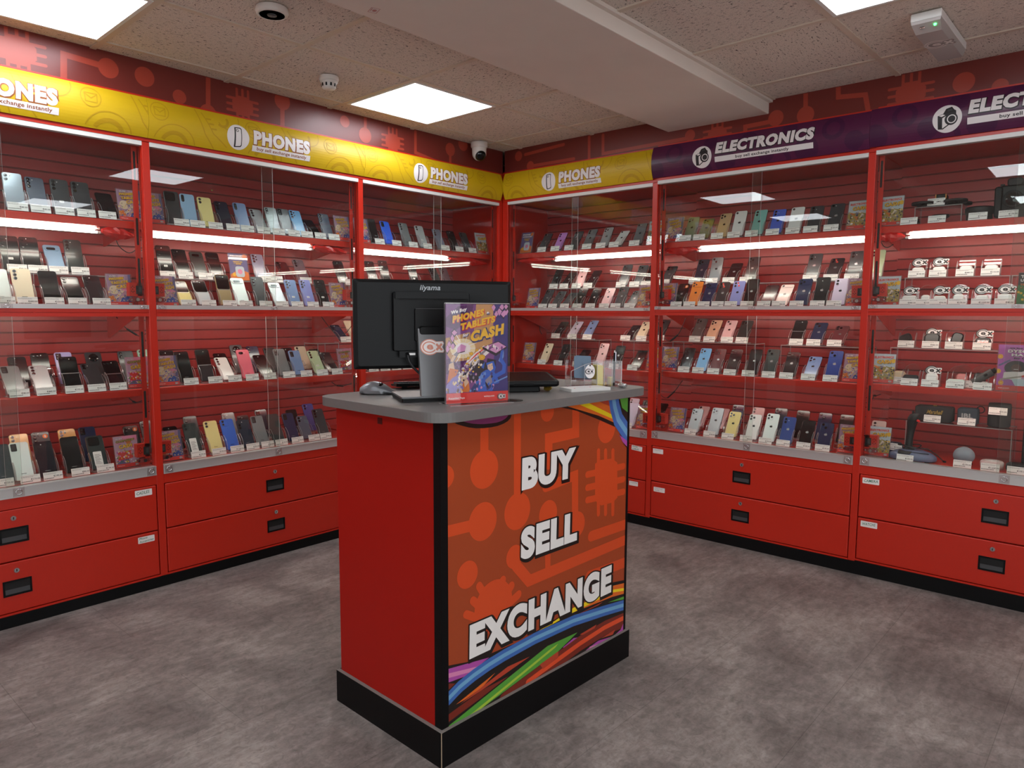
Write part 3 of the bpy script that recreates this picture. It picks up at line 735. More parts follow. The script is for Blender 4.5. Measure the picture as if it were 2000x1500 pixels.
# ---- phones
PCOL = {'silver_blue': '#aeb9c4', 'slate_blue': '#4a5162', 'charcoal': '#3c3d40', 'black': '#0e0e10', 'light_blue': '#93b4d2', 'dark_green': '#232b2a', 'white': '#e6e5e2', 'cream': '#e4d2b4',
        'dark_maroon': '#241317', 'grey': '#7d8083', 'silver': '#b5b7ba', 'lavender': '#a9a3d6', 'dark_teal': '#27343a', 'mint': '#9cc9ae', 'mint_white': '#dfece9', 'purple_black': '#17141f', 'gold': '#dcb98a',
        'orange_gold': '#dda75e', 'navy': '#232b4a', 'yellow': '#e6d590', 'blue_black': '#232838', 'blue_grey': '#7088b4', 'sky_blue': '#6ea6d6', 'lavender_grey': '#7e7c92', 'dark_red': '#5a1016', 'mauve': '#77616a',
        'champagne': '#a8926a', 'periwinkle': '#8389c4', 'mirror': '#2a2c2f', 'pink': '#e0697c', 'soft_pink': '#dcb0b0', 'pale_green': '#b9cfa6', 'blue': '#3a63c4', 'purple_blue': '#4a4a9c', 'violet_blue': '#2c62dd', 'graphite': '#3a3d40',
        'orchid': '#c98ad4', 'silver_grey': '#9b9d9e', 'brown_black': '#2c2224', 'lilac': '#cfc3da', 'sage': '#6f7a66', 'olive': '#7d7748', 'teal': '#86c0b8', 'royal_blue': '#4a66cc', 'orange': '#e07a1c', 'pale_pink': '#e3c7c0',
        'brown_grey': '#5b504e', 'peach': '#d8a78a', 'red_maroon': '#6a2c30', 'royal_navy': '#243f86'}
GLOSSY = {'silver_blue', 'yellow', 'mirror', 'blue_black', 'purple_black', 'blue', 'navy', 'black', 'dark_maroon'}
def pmat(c): return mat('phone_'+c, PCOL[c], .16 if c in GLOSSY else .30, metal=.25 if c in ('silver_blue', 'silver', 'grey', 'charcoal', 'gold', 'champagne') else 0.0, coat=.3)
METALRIM = mat('phone_metal_rim', '#8f9094', .25, metal=1.0)
STICKW = mat('white_sticker', '#e9e6e2', .6); STICKO = mat('orange_sticker', '#e2702a', .5); STICKR = mat('red_warning_film', '#d63a2a', .4)
LOGOW = mat('logo_silver', '#d9dadc', .2, metal=.7); LOGOD = mat('logo_dark', '#1d1e20', .2)
CAMT = {'none': 'no camera', 'v2': 'two lenses', 'v3': 'three lenses', 'v4': 'four lenses', 'v5': 'five lenses', 'pill': 'camera pill', 'pillh': 'camera bar', 'bar': 'camera bar', 'rect': 'square camera', 'sq': 'square camera', 'bigsq': 'large square camera',
        'round': 'round camera', 'sq3': 'square camera', 'd2': 'diagonal lenses', 'one': 'single lens', 'plateau': 'wide camera bar', 'air': 'slim camera bar', 'flip': 'folding'}
def light_of(c): h = PCOL[c]; return sum(int(h[i:i+2], 16) for i in (1, 3, 5))/3
def make_phone(col, cam_, ex, L):
    Wd = min(.0725, max(.069, L*.475)); T = .0082; r = .0105; mb = MB()
    def loop(ins, z): return [(x, y, z) for x, y in rrect(-Wd/2+ins, Wd/2-ins, ins, L-ins, r-ins*.6, 4)]
    mb.loft([loop(.0014, -T), loop(0, -T+.0016), loop(0, -.0016), loop(.0005, -.0006)], 1, True, True, False)
    mb.loft([loop(.0005, -.0006), loop(.0016, 0)], 0, True, False, True)
    A = Art(); dark = light_of(col) < 95; hl = 2 if dark else 3
    if cam_ == 'flip':
        A.poly(rrect(-Wd/2+.002, Wd/2-.002, L*.515, L-.002, .008, 4), 4); A.rect(-Wd/2+.001, Wd/2-.001, L*.49, L*.51, 2)
    if cam_ == 'none' and 'a' not in ex: A.poly(rrect(-Wd/2+.003, Wd/2-.003, .004, L-.004, .007, 4), 0)
    if 'a' in ex and cam_ != 'flip':
        cy = L*.53; sc = .0062; A.circ(-.0028, cy, sc*.82, hl, ry=sc*.95, n=14); A.circ(.0028, cy, sc*.82, hl, ry=sc*.95, n=14); A.poly(ell(.0022, cy+sc*1.35, .0011, .0024, 8), hl)
        A.circ(.0092, cy+.0008, .0022, 0, n=10)
    elif cam_ not in ('none', 'flip') and 't' not in ex: A.rect(-.010, .010, L*.16, L*.16+.0018, hl)
    if 's' in ex: A.poly(rrect(-.009, .009, L*.30, L*.30+.010, .002, 2), 5); A.text('CeX', -.0065, L*.30+.0028, .0045, [(.02, 3, 0, 0)], width=.013, res=1)
    if 't' in ex:
        A.poly(rrect(-.019, .017, L*.10, L*.52, .003, 3), 5)
        for k_ in range(8): A.rect(-.014, .012-(k_ % 3)*.004, L*.16+k_*.006, L*.16+k_*.006+.0022, 6)
    if 'o' in ex: A.circ(Wd*.26, L*.86, .0105, 7, n=18); A.poly(ell(Wd*.26, L*.86, .0035, .006, 10), 5)
    if 'r' in ex: A.poly(rrect(-Wd*.42, -Wd*.05, L*.86, L*.95, .004, 3), 8); A.circ(Wd*.0, L*.80, .006, 8, n=12)
    A.emit(mb, lambda u, v, o: (u, v, o), 5e-5, 3e-5)
    body = mb.mesh('phone', [pmat(col), METALRIM if dark or 'a' in ex else pmat(col), LOGOW, LOGOD, BLKG, STICKW, INKGREY, STICKO, STICKR])
    c = MB(); cx, cy = -Wd/2, L
    def lens(x, y, R=.0070, h=.0022):
        c.lathe([(R, 0), (R, h), (R*.86, h+.0004)], 16, 2, True, (x, y, 0)); c.lathe([(R*.8, h+.0003), (R*.45, h+.0006), (0, h+.0006)], 14, 1, True, (x, y, 0))
    def flash(x, y): c.lathe([(.0022, 0), (.0020, .0006), (0, .0006)], 10, 3, True, (x, y, 0))
    def slab(x0, x1, y0, y1, rr, h, mi): 
        o_ = [[(x, y, z) for x, y in rrect(x0+i, x1-i, y0+i, y1-i, max(.0015, rr-i), 5)] for i, z in ((0, -.0003), (0, h*.7), (.0008, h))]
        c.loft(o_, mi, True)
    if cam_[0] == 'v':
        n = int(cam_[1])
        if 'a' in ex: slab(cx+.007, cx+.025, cy-.042, cy-.006, .009, .0015, 0); lens(cx+.016, cy-.0155, .0068); lens(cx+.016, cy-.033, .0068); flash(cx+.032, cy-.022)
        else:
            for k in range(min(n, 3)): lens(cx+.0135, cy-.0135-k*.0165, .0070)
            for k in range(n-3): lens(cx+.029, cy-.0185-k*.0165, .0042)
            flash(cx+.029, cy-.0145 if n < 4 else cy-.009)
    elif cam_ == 'pill': slab(cx+.006, cx+.021, cy-.043, cy-.006, .0074, .0018, 1); lens(cx+.0135, cy-.0145, .0052, .0024); lens(cx+.0135, cy-.034, .0052, .0024)
    elif cam_ == 'pillh': slab(cx+.012, cx+.037, cy-.028, cy-.013, .0074, .0016, 1); lens(cx+.020, cy-.0205, .005); flash(cx+.043, cy-.0205)
    elif cam_ == 'bar': slab(-Wd*.42, Wd*.42, cy-.034, cy-.012, .0108, .0028, 0); slab(-Wd*.34, Wd*.20, cy-.0305, cy-.0155, .0074, .0033, 1); flash(Wd*.33, cy-.023)
    elif cam_ == 'rect': slab(cx+.006, cx+.028, cy-.040, cy-.006, .004, .0018, 1); lens(cx+.015, cy-.0145, .0055); lens(cx+.015, cy-.029, .0055); flash(cx+.0245, cy-.02)
    elif cam_ in ('sq', 'sq3', 'd2'):
        slab(cx+.004, cx+.040, cy-.040, cy-.004, .009, .0017, 0)
        if cam_ == 'd2': lens(cx+.0145, cy-.0135, .0068); lens(cx+.0295, cy-.0295, .0068); flash(cx+.031, cy-.013)
        else:
            lens(cx+.0135, cy-.0135, .0066); lens(cx+.0135, cy-.0305, .0066); lens(cx+.0300, cy-.0220, .0066) if cam_ == 'sq3' else None; flash(cx+.031, cy-.0115)
    elif cam_ == 'bigsq':
        slab(cx+.006, cx+.054, cy-.050, cy-.007, .010, .0024, 1)
        for x, y in ((.018, .019), (.042, .019), (.018, .039), (.042, .039)): lens(cx+x, cy-y, .0065, .003)
    elif cam_ == 'round':
        c.lathe([(.021, -.0003), (.021, .002), (.019, .0028), (0, .0028)], 26, 1, True, (0, cy-.030, 0))
        for x, y in ((-.008, .008), (.008, .008), (-.008, -.008), (.008, -.008)): lens(x, cy-.030+y, .0052, .0032)
    elif cam_ == 'one': lens(cx+.0135, cy-.0135, .0062); flash(cx+.027, cy-.0135)
    elif cam_ == 'plateau':
        slab(cx+.003, -cx-.003, cy-.038, cy-.004, .012, .0020, 0); lens(cx+.0145, cy-.0125, .0062); lens(cx+.0145, cy-.0295, .0062); lens(cx+.030, cy-.021, .0062); flash(-cx-.011, cy-.011)
    elif cam_ == 'air': slab(cx+.003, -cx-.003, cy-.024, cy-.004, .0098, .0020, 0); lens(cx+.014, cy-.014, .0068); flash(-cx-.013, cy-.014)
    elif cam_ == 'flip': lens(cx+.013, cy-.013, .0062); lens(cx+.029, cy-.013, .0062); flash(cx+.042, cy-.013)
    cm = c.mesh('camera', [pmat(col), LENS, METALRIM if not dark else BLKG, STICKW]) if c.v else None
    return body, cm
PHONES = '''
A1f -2.919 0.156 14 -2.919 silver_blue v2 -
A1f -2.833 0.159 22 -2.835 slate_blue v3 -
A1f -2.741 0.158 18 -2.744 charcoal v3 s
A1f -2.658 0.158 18 -2.658 charcoal v3 -
A1f -2.547 0.152 38 -2.571 black none -
A2f -2.920 0.156 18 -2.909 black v3 s
A2f -2.845 0.156 18 -2.831 black v5 -
A2f -2.746 0.148 34 -2.750 light_blue bar -
A2f -2.670 0.159 18 -2.663 dark_green v3 -
A3f -2.995 0.156 26 -2.993 white v3 -
A3f -2.912 0.156 22 -2.912 cream v3 -
A3f -2.810 0.156 26 -2.812 black bar -
A3f -2.717 0.151 38 -2.722 black v2 -
A3f -2.630 0.154 34 -2.624 dark_maroon v3 -
A5f -2.958 0.155 42 -2.955 grey rect -
A5f -2.851 0.151 42 -2.855 silver v3 -
A5f -2.739 0.165 26 -2.745 black flip -
A5f -2.640 0.157 46 -2.653 charcoal v2 -
A5f -2.555 0.152 38 -2.562 dark_maroon flip -
A5b -2.903 0.151 30 -2.920 black v5 -
A5b -2.815 0.161 26 None black flip -
A5b -2.719 0.161 26 None lavender rect -
A5b -2.592 0.156 26 None charcoal round -
A5b -2.445 0.156 26 None dark_teal sq -
A5b -2.351 0.161 26 None mint v3 -
A6f -3.025 0.172 26 -3.037 dark_teal v3 -
A6f -2.953 0.172 26 -2.940 mint_white rect -
A6f -2.863 0.164 26 -2.854 purple_black v3 -
A6f -2.757 0.172 26 -2.745 black sq -
A6f -2.653 0.163 26 -2.641 dark_green bigsq t
A6b -2.920 0.172 26 None gold v2 -
A6b -2.835 0.172 26 None charcoal v4 o
A6b -2.727 0.172 26 None orange_gold v4 -
A6b -2.641 0.172 26 None navy rect -
A6b -2.445 0.154 26 None black v2 o
A6b -2.362 0.172 26 None charcoal v2 -
B1f -2.255 0.164 14 -2.235 charcoal bigsq -
B1f -2.177 0.160 14 -2.155 light_blue pill -
B1f -2.086 0.159 18 -2.063 yellow v2 -
B1f -1.988 0.160 26 -1.969 blue_black v3 -
B1f -1.891 0.158 22 -1.890 blue_grey pill -
B1f -1.787 0.153 34 -1.798 silver v3 -
B1f -1.711 0.154 22 -1.709 grey pill -
B1f -1.635 0.155 22 -1.614 charcoal rect -
B1f -1.553 0.161 26 -1.532 sky_blue v5 -
B1f -1.446 0.154 46 -1.444 black none -
B1f -1.372 0.155 22 -1.352 slate_blue v3 -
B2f -2.260 0.162 18 -2.270 black v3 s
B2f -2.174 0.158 26 -2.180 black v3 -
B2f -2.085 0.150 26 -2.077 dark_green bar -
B2f -1.999 0.151 26 None black bar -
B2f -1.744 0.155 22 -1.743 lavender_grey v5 -
B2f -1.569 0.152 42 -1.670 dark_red v3 -
B2f -1.474 0.151 30 -1.482 mauve v3 -
B2f -1.200 0.151 26 -1.170 black v3 -
B3f -2.225 0.149 38 -2.230 yellow flip -
B3f -2.131 0.149 34 -2.127 silver flip -
B3f -2.021 0.164 18 -2.017 champagne flip -
B3f -1.928 0.159 26 -1.927 mint_white bar -
B3f -1.819 0.165 22 -1.814 dark_green v3 -
B3f -1.705 0.153 34 -1.717 silver bar -
B3f -1.619 0.156 22 -1.623 blue_grey v5 s
B3f -1.524 0.160 22 -1.522 periwinkle v5 s
B3f -1.426 0.164 22 -1.421 black v2 s
B4f -1.202 0.145 50 -1.212 navy v3 -
B4f -1.111 0.151 38 -1.128 cream none -
B5f -2.224 0.170 26 -2.219 black v3 -
B5f -2.120 0.172 22 -2.094 mirror flip -
B5f -2.004 0.150 42 -1.988 white v3 -
B5f -1.892 0.167 26 -1.890 pink pillh -
B5f -1.780 0.156 42 -1.785 black v2 -
B5f -1.675 0.163 26 -1.668 grey rect -
B5f -1.581 0.150 26 -1.557 blue_grey rect -
B5f -1.446 0.154 34 -1.451 pale_green v3 s
B5f -1.351 0.154 42 -1.349 dark_maroon v3 -
B5b -2.240 0.155 30 None black v2 -
B5b -1.941 0.155 46 None black v2 -
B5b -1.863 0.170 26 None charcoal round -
B5b -1.767 0.159 26 None navy sq -
B5b -1.660 0.151 30 None charcoal sq -
B5b -1.541 0.153 34 None dark_maroon v2 -
B5b -1.454 0.152 30 None cream v2 -
B5b -1.343 0.150 42 None black rect -
B6f -2.204 0.172 26 -2.206 dark_green sq t
B6f -2.095 0.172 26 -2.097 yellow v2 -
B6f -2.005 0.172 26 -1.998 blue sq -
B6f -1.916 0.159 26 -1.909 blue_black v3 -
B6f -1.832 0.171 26 -1.822 grey rect -
B6f -1.736 0.172 26 -1.738 charcoal none -
B6f -1.642 0.167 26 -1.637 navy rect -
B6f -1.557 0.141 26 -1.529 slate_blue v2 -
B6f -1.441 0.172 26 -1.451 dark_teal v3 -
B6b -2.143 0.172 26 None charcoal sq -
B6b -2.236 0.152 46 None black v2 -
B6b -1.931 0.169 26 None grey v3 -
B6b -1.851 0.144 26 None dark_maroon v2 -
B6b -1.736 0.167 26 None blue_black rect -
B6b -1.545 0.147 26 None black none -
B6b -1.426 0.172 26 None purple_blue v2 -
C1f -1.036 0.155 18 -1.019 black rect -
C1f -0.919 0.156 22 -0.885 violet_blue rect -
C1f -0.768 0.160 22 -0.748 grey v3 -
C1f -0.633 0.154 22 -0.625 silver v2 s
C1f -0.469 0.151 26 -0.464 lavender_grey v3 -
C1f -0.339 0.150 26 -0.333 black v2 -
C1f -0.216 0.150 26 -0.205 charcoal sq -
C2f -0.965 0.160 22 None black v3 s
C2f -0.863 0.166 18 None black v3 -
C2f -0.622 0.157 18 None black v3 s
C2f -0.406 0.156 30 None charcoal v5 -
C2f -0.310 0.158 26 None mauve v5 -
C5f -1.080 0.155 26 -1.080 black v3 -
C5f -0.990 0.155 26 -0.990 charcoal v3 -
C5f -0.900 0.155 26 -0.900 graphite v3 -
C5f -0.810 0.155 26 -0.810 grey v3 -
D1f 0.260 0.154 34 0.282 graphite one a
D1f 0.395 0.148 34 0.400 orchid v2 a
D1f 0.531 0.149 34 0.519 graphite v2 a
D1f 0.643 0.155 34 0.666 grey v2 a
D1f 0.779 0.150 30 0.777 silver_grey sq3 a
D1f 0.885 0.149 46 0.880 white one a
D1f 1.036 0.151 26 1.032 grey one a
D2f 0.293 0.150 30 0.312 black sq a
D2f 0.385 0.155 46 0.404 black sq a
D2f 0.510 0.151 30 0.512 soft_pink d2 a
D2f 0.605 0.152 42 0.608 dark_maroon sq3 a
D2f 0.871 0.154 26 0.874 graphite d2 a
D2f 0.987 0.153 30 0.976 graphite sq3 a
D2f 1.064 0.150 30 1.064 black sq3 a
D3f 0.305 0.149 34 0.319 graphite sq3 a
D3f 0.401 0.151 42 0.407 graphite d2 a
D3f 0.486 0.157 50 0.510 graphite d2 a
D3f 0.594 0.155 34 0.614 black sq3 ar
D3f 0.707 0.148 34 0.723 black d2 a
D3f 0.817 0.150 34 0.832 soft_pink d2 a
D3f 0.925 0.152 30 0.920 brown_black sq3 ar
D3f 1.010 0.152 46 1.024 graphite sq3 a
D4f 0.319 0.151 46 0.336 dark_maroon sq3 a
D4f 0.449 0.155 46 0.481 lilac d2 a
D4f 0.584 0.157 42 0.610 blue_grey d2 a
D4f 0.926 0.138 50 0.917 dark_maroon sq3 a
D4f 1.010 0.151 42 1.038 cream d2 a
D5f 0.285 0.154 30 0.291 cream d2 a
D5f 0.443 0.153 30 0.437 black sq3 ar
D5f 0.583 0.153 50 0.599 dark_maroon sq3 a
D5f 0.763 0.165 26 0.767 soft_pink sq3 ar
D5f 0.892 0.154 26 0.897 black sq3 a
D5f 1.039 0.149 42 1.037 black sq3 a
D6f 1.019 0.154 26 1.019 lilac none -
D6b 0.943 0.151 26 None lilac v2 -
D6b 1.041 0.147 26 None dark_green v2 a
E1f 1.395 0.153 26 1.385 sage sq3 a
E1f 1.485 0.148 34 1.475 olive sq3 a
E1f 1.600 0.158 26 1.587 gold sq3 a
E1f 1.695 0.158 22 1.688 white one a
E1f 1.809 0.160 26 1.793 teal v2 a
E1f 1.916 0.152 26 1.911 royal_blue v2 a
E1f 2.016 0.156 26 2.021 white one a
E1f 2.118 0.152 26 2.115 graphite v2 a
E1f 2.223 0.155 26 2.220 graphite one a
E2f 1.186 0.150 42 1.193 graphite sq3 a
E2f 1.416 0.159 26 1.401 blue_black plateau a
E2f 1.517 0.156 18 1.514 grey d2 a
E2f 1.618 0.151 42 1.620 dark_maroon plateau ar
E2f 1.737 0.157 26 1.725 brown_black sq3 a
E2f 2.088 0.160 26 2.088 graphite v2 a
E2f 2.194 0.157 42 2.197 brown_black v2 ar
E2f 2.307 0.157 22 2.304 graphite v2 a
E2f 2.408 0.158 22 2.406 pale_green v2 a
E3f 1.353 0.154 30 1.352 black sq3 aro
E3f 1.448 0.159 26 1.440 orange plateau a
E3f 1.534 0.155 30 1.532 navy plateau ar
E3f 1.619 0.151 26 1.619 brown_black v2 ar
E3f 1.709 0.156 26 1.699 periwinkle v2 ar
E3f 1.794 0.161 22 1.794 black sq3 a
E3f 1.892 0.153 42 1.890 dark_maroon none -
E3f 1.975 0.155 42 1.974 pale_pink air a
E3f 2.084 0.159 26 2.070 navy plateau ar
E3f 2.180 0.160 22 2.178 black v2 a
E3f 2.272 0.155 26 2.262 lilac v2 a
E4f 1.141 0.156 42 1.167 graphite sq3 a
E4f 1.409 0.155 34 1.415 brown_grey sq3 a
E4f 1.505 0.152 38 1.510 peach sq3 a
E4f 1.602 0.152 38 1.624 soft_pink d2 a
E4f 1.699 0.153 38 1.716 dark_green sq3 -
E4f 2.018 0.150 34 2.030 black flip a
E4f 2.124 0.152 42 2.124 navy d2 a
E4f 2.234 0.150 50 2.233 red_maroon sq3 a
E5f 1.389 0.154 30 1.399 black sq3 a
E5f 1.496 0.154 30 1.494 sky_blue sq3 a
E5f 1.589 0.154 30 1.590 dark_red d2 ar
E5f 1.690 0.155 30 1.693 dark_maroon sq3 a
E5f 1.812 0.156 26 1.804 black d2 a
E5f 1.911 0.160 26 1.921 dark_green d2 a
E5f 2.023 0.152 30 2.020 dark_maroon sq3 a
E5f 2.135 0.148 42 2.138 blue_grey sq3 a
E5f 2.251 0.164 26 2.252 royal_navy d2 a
E6b 1.134 0.154 46 None black sq3 a
E6f 1.468 0.152 26 1.465 silver sq3 a
E6f 1.596 0.170 26 1.589 silver sq3 a
E6f 1.707 0.156 26 1.704 yellow sq3 a
E6f 1.831 0.152 26 1.815 white sq3 a
E6f 1.931 0.167 26 1.926 mint_white sq3 a
E6f 2.027 0.157 26 2.026 royal_navy v2 a
E6f 2.133 0.148 26 2.136 black none a
E6f 2.231 0.145 26 2.236 navy d2 a
E6b 1.431 0.154 42 None soft_pink v2 -
E6b 1.563 0.152 42 None soft_pink v2 -
E6b 1.667 0.163 26 None navy v2 -
E6b 1.793 0.159 26 None soft_pink v2 -
E6b 1.927 0.168 26 None blue_black sq3 -
E6b 2.054 0.166 26 None black sq3 -
E6b 2.176 0.163 26 None navy d2 -
E6b 2.290 0.164 26 2.312 black v2 -
'''
rows = {}
for ln in PHONES.strip().split('\n'):
    k, s, L, lean, ts, col, cm, ex = ln.split()
    rows.setdefault(k, []).append([float(s), float(L), int(lean), None if ts == 'None' else float(ts), col, cm, ex])
rp = random.Random(11)
for k, lst in rows.items():
    cab, row, fb = k[0], int(k[1]), k[2]; lst.sort(key=lambda q: q[0]); z, ty = ROWS[row]; where = ROWTXT[k[1:]]+' '+CABTXT[cab]
    gname = ROWTXT[k[1:]].replace('on ', '').replace('at ', '')+' '+CABTXT[cab]
    counts = {}
    for q in lst: counts[q[4]] = counts.get(q[4], 0)+1
    seen = {}; ti = 0
    for n, (s, L, lean, ts, col, cm, ex) in enumerate(lst):
        d0, zb = (ty+.022, z+.0125) if fb == 'f' else (ty+.15, z+.0305)
        cn = col.replace('_', ' '); seen[col] = seen.get(col, 0)+1
        lab = ('%s phone %s' % (cn, where)) if counts[col] == 1 else ('%s %s phone from left %s' % (ORD[seen[col]-1], cn, where))
        body, cmesh = make_phone(col, cm, ex, L)
        o = link('phone', body); place(o, cab, s, d0, zb); o.rotation_euler = (RAD(90-lean), 0, RZ(CABS[cab][0])); tag(o, lab, 'phone', 'phones '+ROWTXT[k[1:]]+' '+CABTXT[cab])
        if cmesh: link('camera', cmesh, o)
        st = link('phone_stand', stand_mesh(lean, .018 if fb == 'b' else 0)); place(st, cab, s, d0-.022, zb-.012); tag(st, '%s clear phone stand from left %s' % (ORD[n], where), 'stand', 'clear stands '+ROWTXT[k[1:]]+' '+CABTXT[cab])
        if ts is not None:
            tg = link('price_tag', _TG[rp.randrange(len(_TG))]); place(tg, cab, ts, ty-.008 if fb == 'f' else ty+.14, z+(.0 if fb == 'f' else .014)); tag(tg, '%s price tag from left %s' % (ORD[ti], where), 'price tag', 'price tags '+ROWTXT[k[1:]]+' '+CABTXT[cab]); ti += 1

# ---- clear risers (bench-shaped)
def riser(cab, s0, s1, zt, zb, lab, d0=.187, d1=.33):
    mb = MB(); mb.pane(s0, s1, d0, d1, zt-.005, zt-.0005, 0, 1); mb.pane(s0, s0+.004, d0, d1, zb+.0005, zt-.005, 0, 1); mb.pane(s1-.004, s1, d0, d1, zb+.0005, zt-.005, 0, 1)
    mb.M = Matrix.Identity(4); v = [(x-s0, y-d0, z-zb) for x, y, z in mb.v]; mb.v = v
    o = mb.obj('acrylic_riser', [ACR, ACREDGE]); place(o, cab, s0, d0, zb); tag(o, lab, 'shelf riser', 'clear bench risers in the cabinets')
UP, LO, U0, L0 = 1.490, 1.140, 1.346, .957
for cab, lst in {'A': ((-3.25, -2.86), (-2.855, -2.56)), 'B': ((-2.36, -1.99), (-1.985, -1.62), (-1.40, -1.27)), 'C': ((-1.19, -.74), (-.735, -.40)), 'D': ((.34, .78), (.80, 1.20)), 'E': ((1.27, 1.80), (1.81, 2.41)), 'F': ((2.56, 3.0), (3.005, 3.40))}.items():
    for i, (a, b) in enumerate(lst): riser(cab, a, b, UP, U0, '%s clear bench riser from left on middle deck %s' % (ORD[i], CABTXT[cab]))
for cab, lst in {'B': ((-1.42, -1.27),), 'D': ((.40, .72), (.90, 1.20)), 'E': ((1.27, 1.80), (1.95, 2.41)), 'F': ((2.512, 2.98),)}.items():
    for i, (a, b) in enumerate(lst): riser(cab, a, b, LO, L0, '%s clear bench riser from left on lower shelf %s' % (ORD[i], CABTXT[cab]))
riser('F', 2.60, 3.05, .770, .583, 'clear bench riser holding three speakers on bottom deck '+CABTXT['F'], .20, .36)
riser('F', 2.60, 2.80, 1.826, 1.742, 'low clear bench riser under the drone on top shelf '+CABTXT['F'], .125, .25)

# ---- leaflets in clear holders
def hexmats(prefix, cols): return [mat(prefix+k, v, .55) for k, v in cols.items()]
LCOL = {'purple': '#a98aa6', 'violet': '#c3a2b8', 'orange': '#d9772a', 'yellow': '#edc02e', 'blue': '#2f55a8', 'white': '#efe9e6', 'red': '#d83a30', 'black': '#241c26', 'pink': '#e58fb0', 'grey': '#a8a094', 'skin': '#d9b59a', 'green': '#2f7d3c', 'navy': '#5f6290', 'cream': '#e8d9b8', 'brown': '#5a2a22', 'olive': '#a59a4a', 'magenta': '#b45bb0', 'sky': '#c3d8e0'}
LM = {k: i for i, k in enumerate(LCOL)}; LMATS = hexmats('print_', LCOL)
def rndpoly(rnd, x, y, r, n=6): return [(x+r*(.55+.45*rnd.random())*cos(2*pi*i/n), y+r*(.55+.45*rnd.random())*sin(2*pi*i/n)) for i in range(n)]
def leaflet_art(kind, w_, h_):
    c = LM; A = Art(clip=(-w_/2, w_/2, 0, h_)); rnd = random.Random(hash(kind) % 1000 if False else sum(map(ord, kind)))
    X = lambda u: (u-.5)*w_; Y = lambda v: v*h_
    foot = kind not in ('UP', 'TU')
    T = lambda s, u, v, hh, wd, fg, ol, rot=0.0: A.text(s, X(u), Y(v), hh*h_, [(.10, c[ol], .006*w_, -.006*w_), (.06, c[fg], 0, 0)], width=wd*w_, rot=rot, res=2)
    def bits(n, y0, y1, r, cols):
        for i in range(n): A.poly(rndpoly(rnd, X(.02+.96*rnd.random()), Y(y0+(y1-y0)*rnd.random()), r*w_*(.6+.8*rnd.random()), 5), c[rnd.choice(cols)])
    if kind == 'PT':
        A.rect(X(0), X(1), 0, Y(1), c['purple']); A.poly([(X(.35), Y(.12)), (X(.8), Y(.12)), (X(.75), Y(1)), (X(.5), Y(1))], c['violet']); A.poly([(X(.86), Y(.1)), (X(1), Y(.1)), (X(1), Y(1)), (X(.9), Y(1))], c['navy'])
        A.circ(X(.26), Y(.50), .20*w_, c['cream']); bits(30, .12, .55, .05, ['grey', 'violet', 'navy', 'purple', 'cream']); A.poly([(X(0), Y(.14)), (X(.3), Y(.14)), (X(.2), Y(.32)), (X(0), Y(.28))], c['orange']); A.poly([(X(.2), Y(.22)), (X(.55), Y(.46)), (X(.75), Y(.52)), (X(.55), Y(.38)), (X(.3), Y(.20))], c['cream'])
        A.poly([(X(.55), Y(.52)), (X(.75), Y(.57)), (X(.98), Y(.50)), (X(.8), Y(.44))], c['pink']); A.poly([(X(.45), Y(.12)), (X(.92), Y(.12)), (X(.88), Y(.28)), (X(.7), Y(.34)), (X(.55), Y(.26))], c['blue']); A.circ(X(.72), Y(.33), .045*w_, c['skin'])
        bits(70, .12, .52, .034, ['blue', 'grey', 'yellow', 'white', 'orange', 'cream', 'violet', 'purple', 'navy'])
        T('We Buy', .12, .90, .045, .28, 'white', 'black', .12); T('PHONES', .10, .785, .085, .62, 'yellow', 'brown', .13); T('TABLETS', .16, .665, .085, .72, 'yellow', 'brown', .13); T('CASH', .36, .53, .115, .56, 'yellow', 'navy', .13)
    elif kind == 'EL':
        A.rect(X(0), X(1), 0, Y(1), c['sky']); A.poly([(X(0), Y(.1)), (X(1), Y(.1)), (X(1), Y(.5)), (X(.6), Y(.58)), (X(0), Y(.55))], c['olive'])
        bits(110, .12, .58, .06, ['grey', 'yellow', 'black', 'olive', 'white', 'grey', 'orange', 'navy', 'cream', 'olive'])
        T('ELECTRONICS', .08, .83, .075, .84, 'red', 'white', .04); T('CASH', .20, .65, .13, .62, 'yellow', 'brown', .04); A.circ(X(.92), Y(.76), .10*w_, c['yellow'])
    elif kind == 'CO':
        A.rect(X(0), X(1), 0, Y(1), c['violet']); A.poly([(X(0), Y(.75)), (X(.4), Y(1)), (X(1), Y(1)), (X(1), Y(.85))], c['pink']); A.circ(X(.62), Y(.82), .12*w_, c['orange']); A.circ(X(.85), Y(.62), .15*w_, c['pink'])
        A.poly([(X(.1), Y(.2)), (X(.75), Y(.28)), (X(.7), Y(.52)), (X(.12), Y(.5))], c['red']); A.poly([(X(0), Y(.1)), (X(.6), Y(.1)), (X(.55), Y(.26)), (X(.05), Y(.22))], c['navy'])
        bits(70, .13, .56, .045, ['yellow', 'yellow', 'olive', 'white', 'magenta', 'cream', 'green', 'grey', 'pink'])
        T('We Buy', .08, .89, .04, .30, 'white', 'black', .08); T('COMPUTERS', .08, .79, .075, .80, 'olive', 'black', .08); T('for', .16, .735, .035, .12, 'pink', 'brown', .08); T('CASH', .20, .60, .115, .56, 'yellow', 'brown', .08)
    elif kind == 'UP':
        A.rect(X(0), X(1), 0, Y(1), c['navy']); A.poly([(X(.0), Y(0)), (X(1), Y(0)), (X(1), Y(.3)), (X(.5), Y(.42)), (X(0), Y(.2))], c['orange']); A.poly(rrect(X(.3), X(.78), Y(.12), Y(.52), .012, 3), c['sky']); A.circ(X(.54), Y(.32), .13*w_, c['pink']); A.circ(X(.2), Y(.2), .09*w_, c['yellow']); A.circ(X(.88), Y(.9), .12*w_, c['orange'])
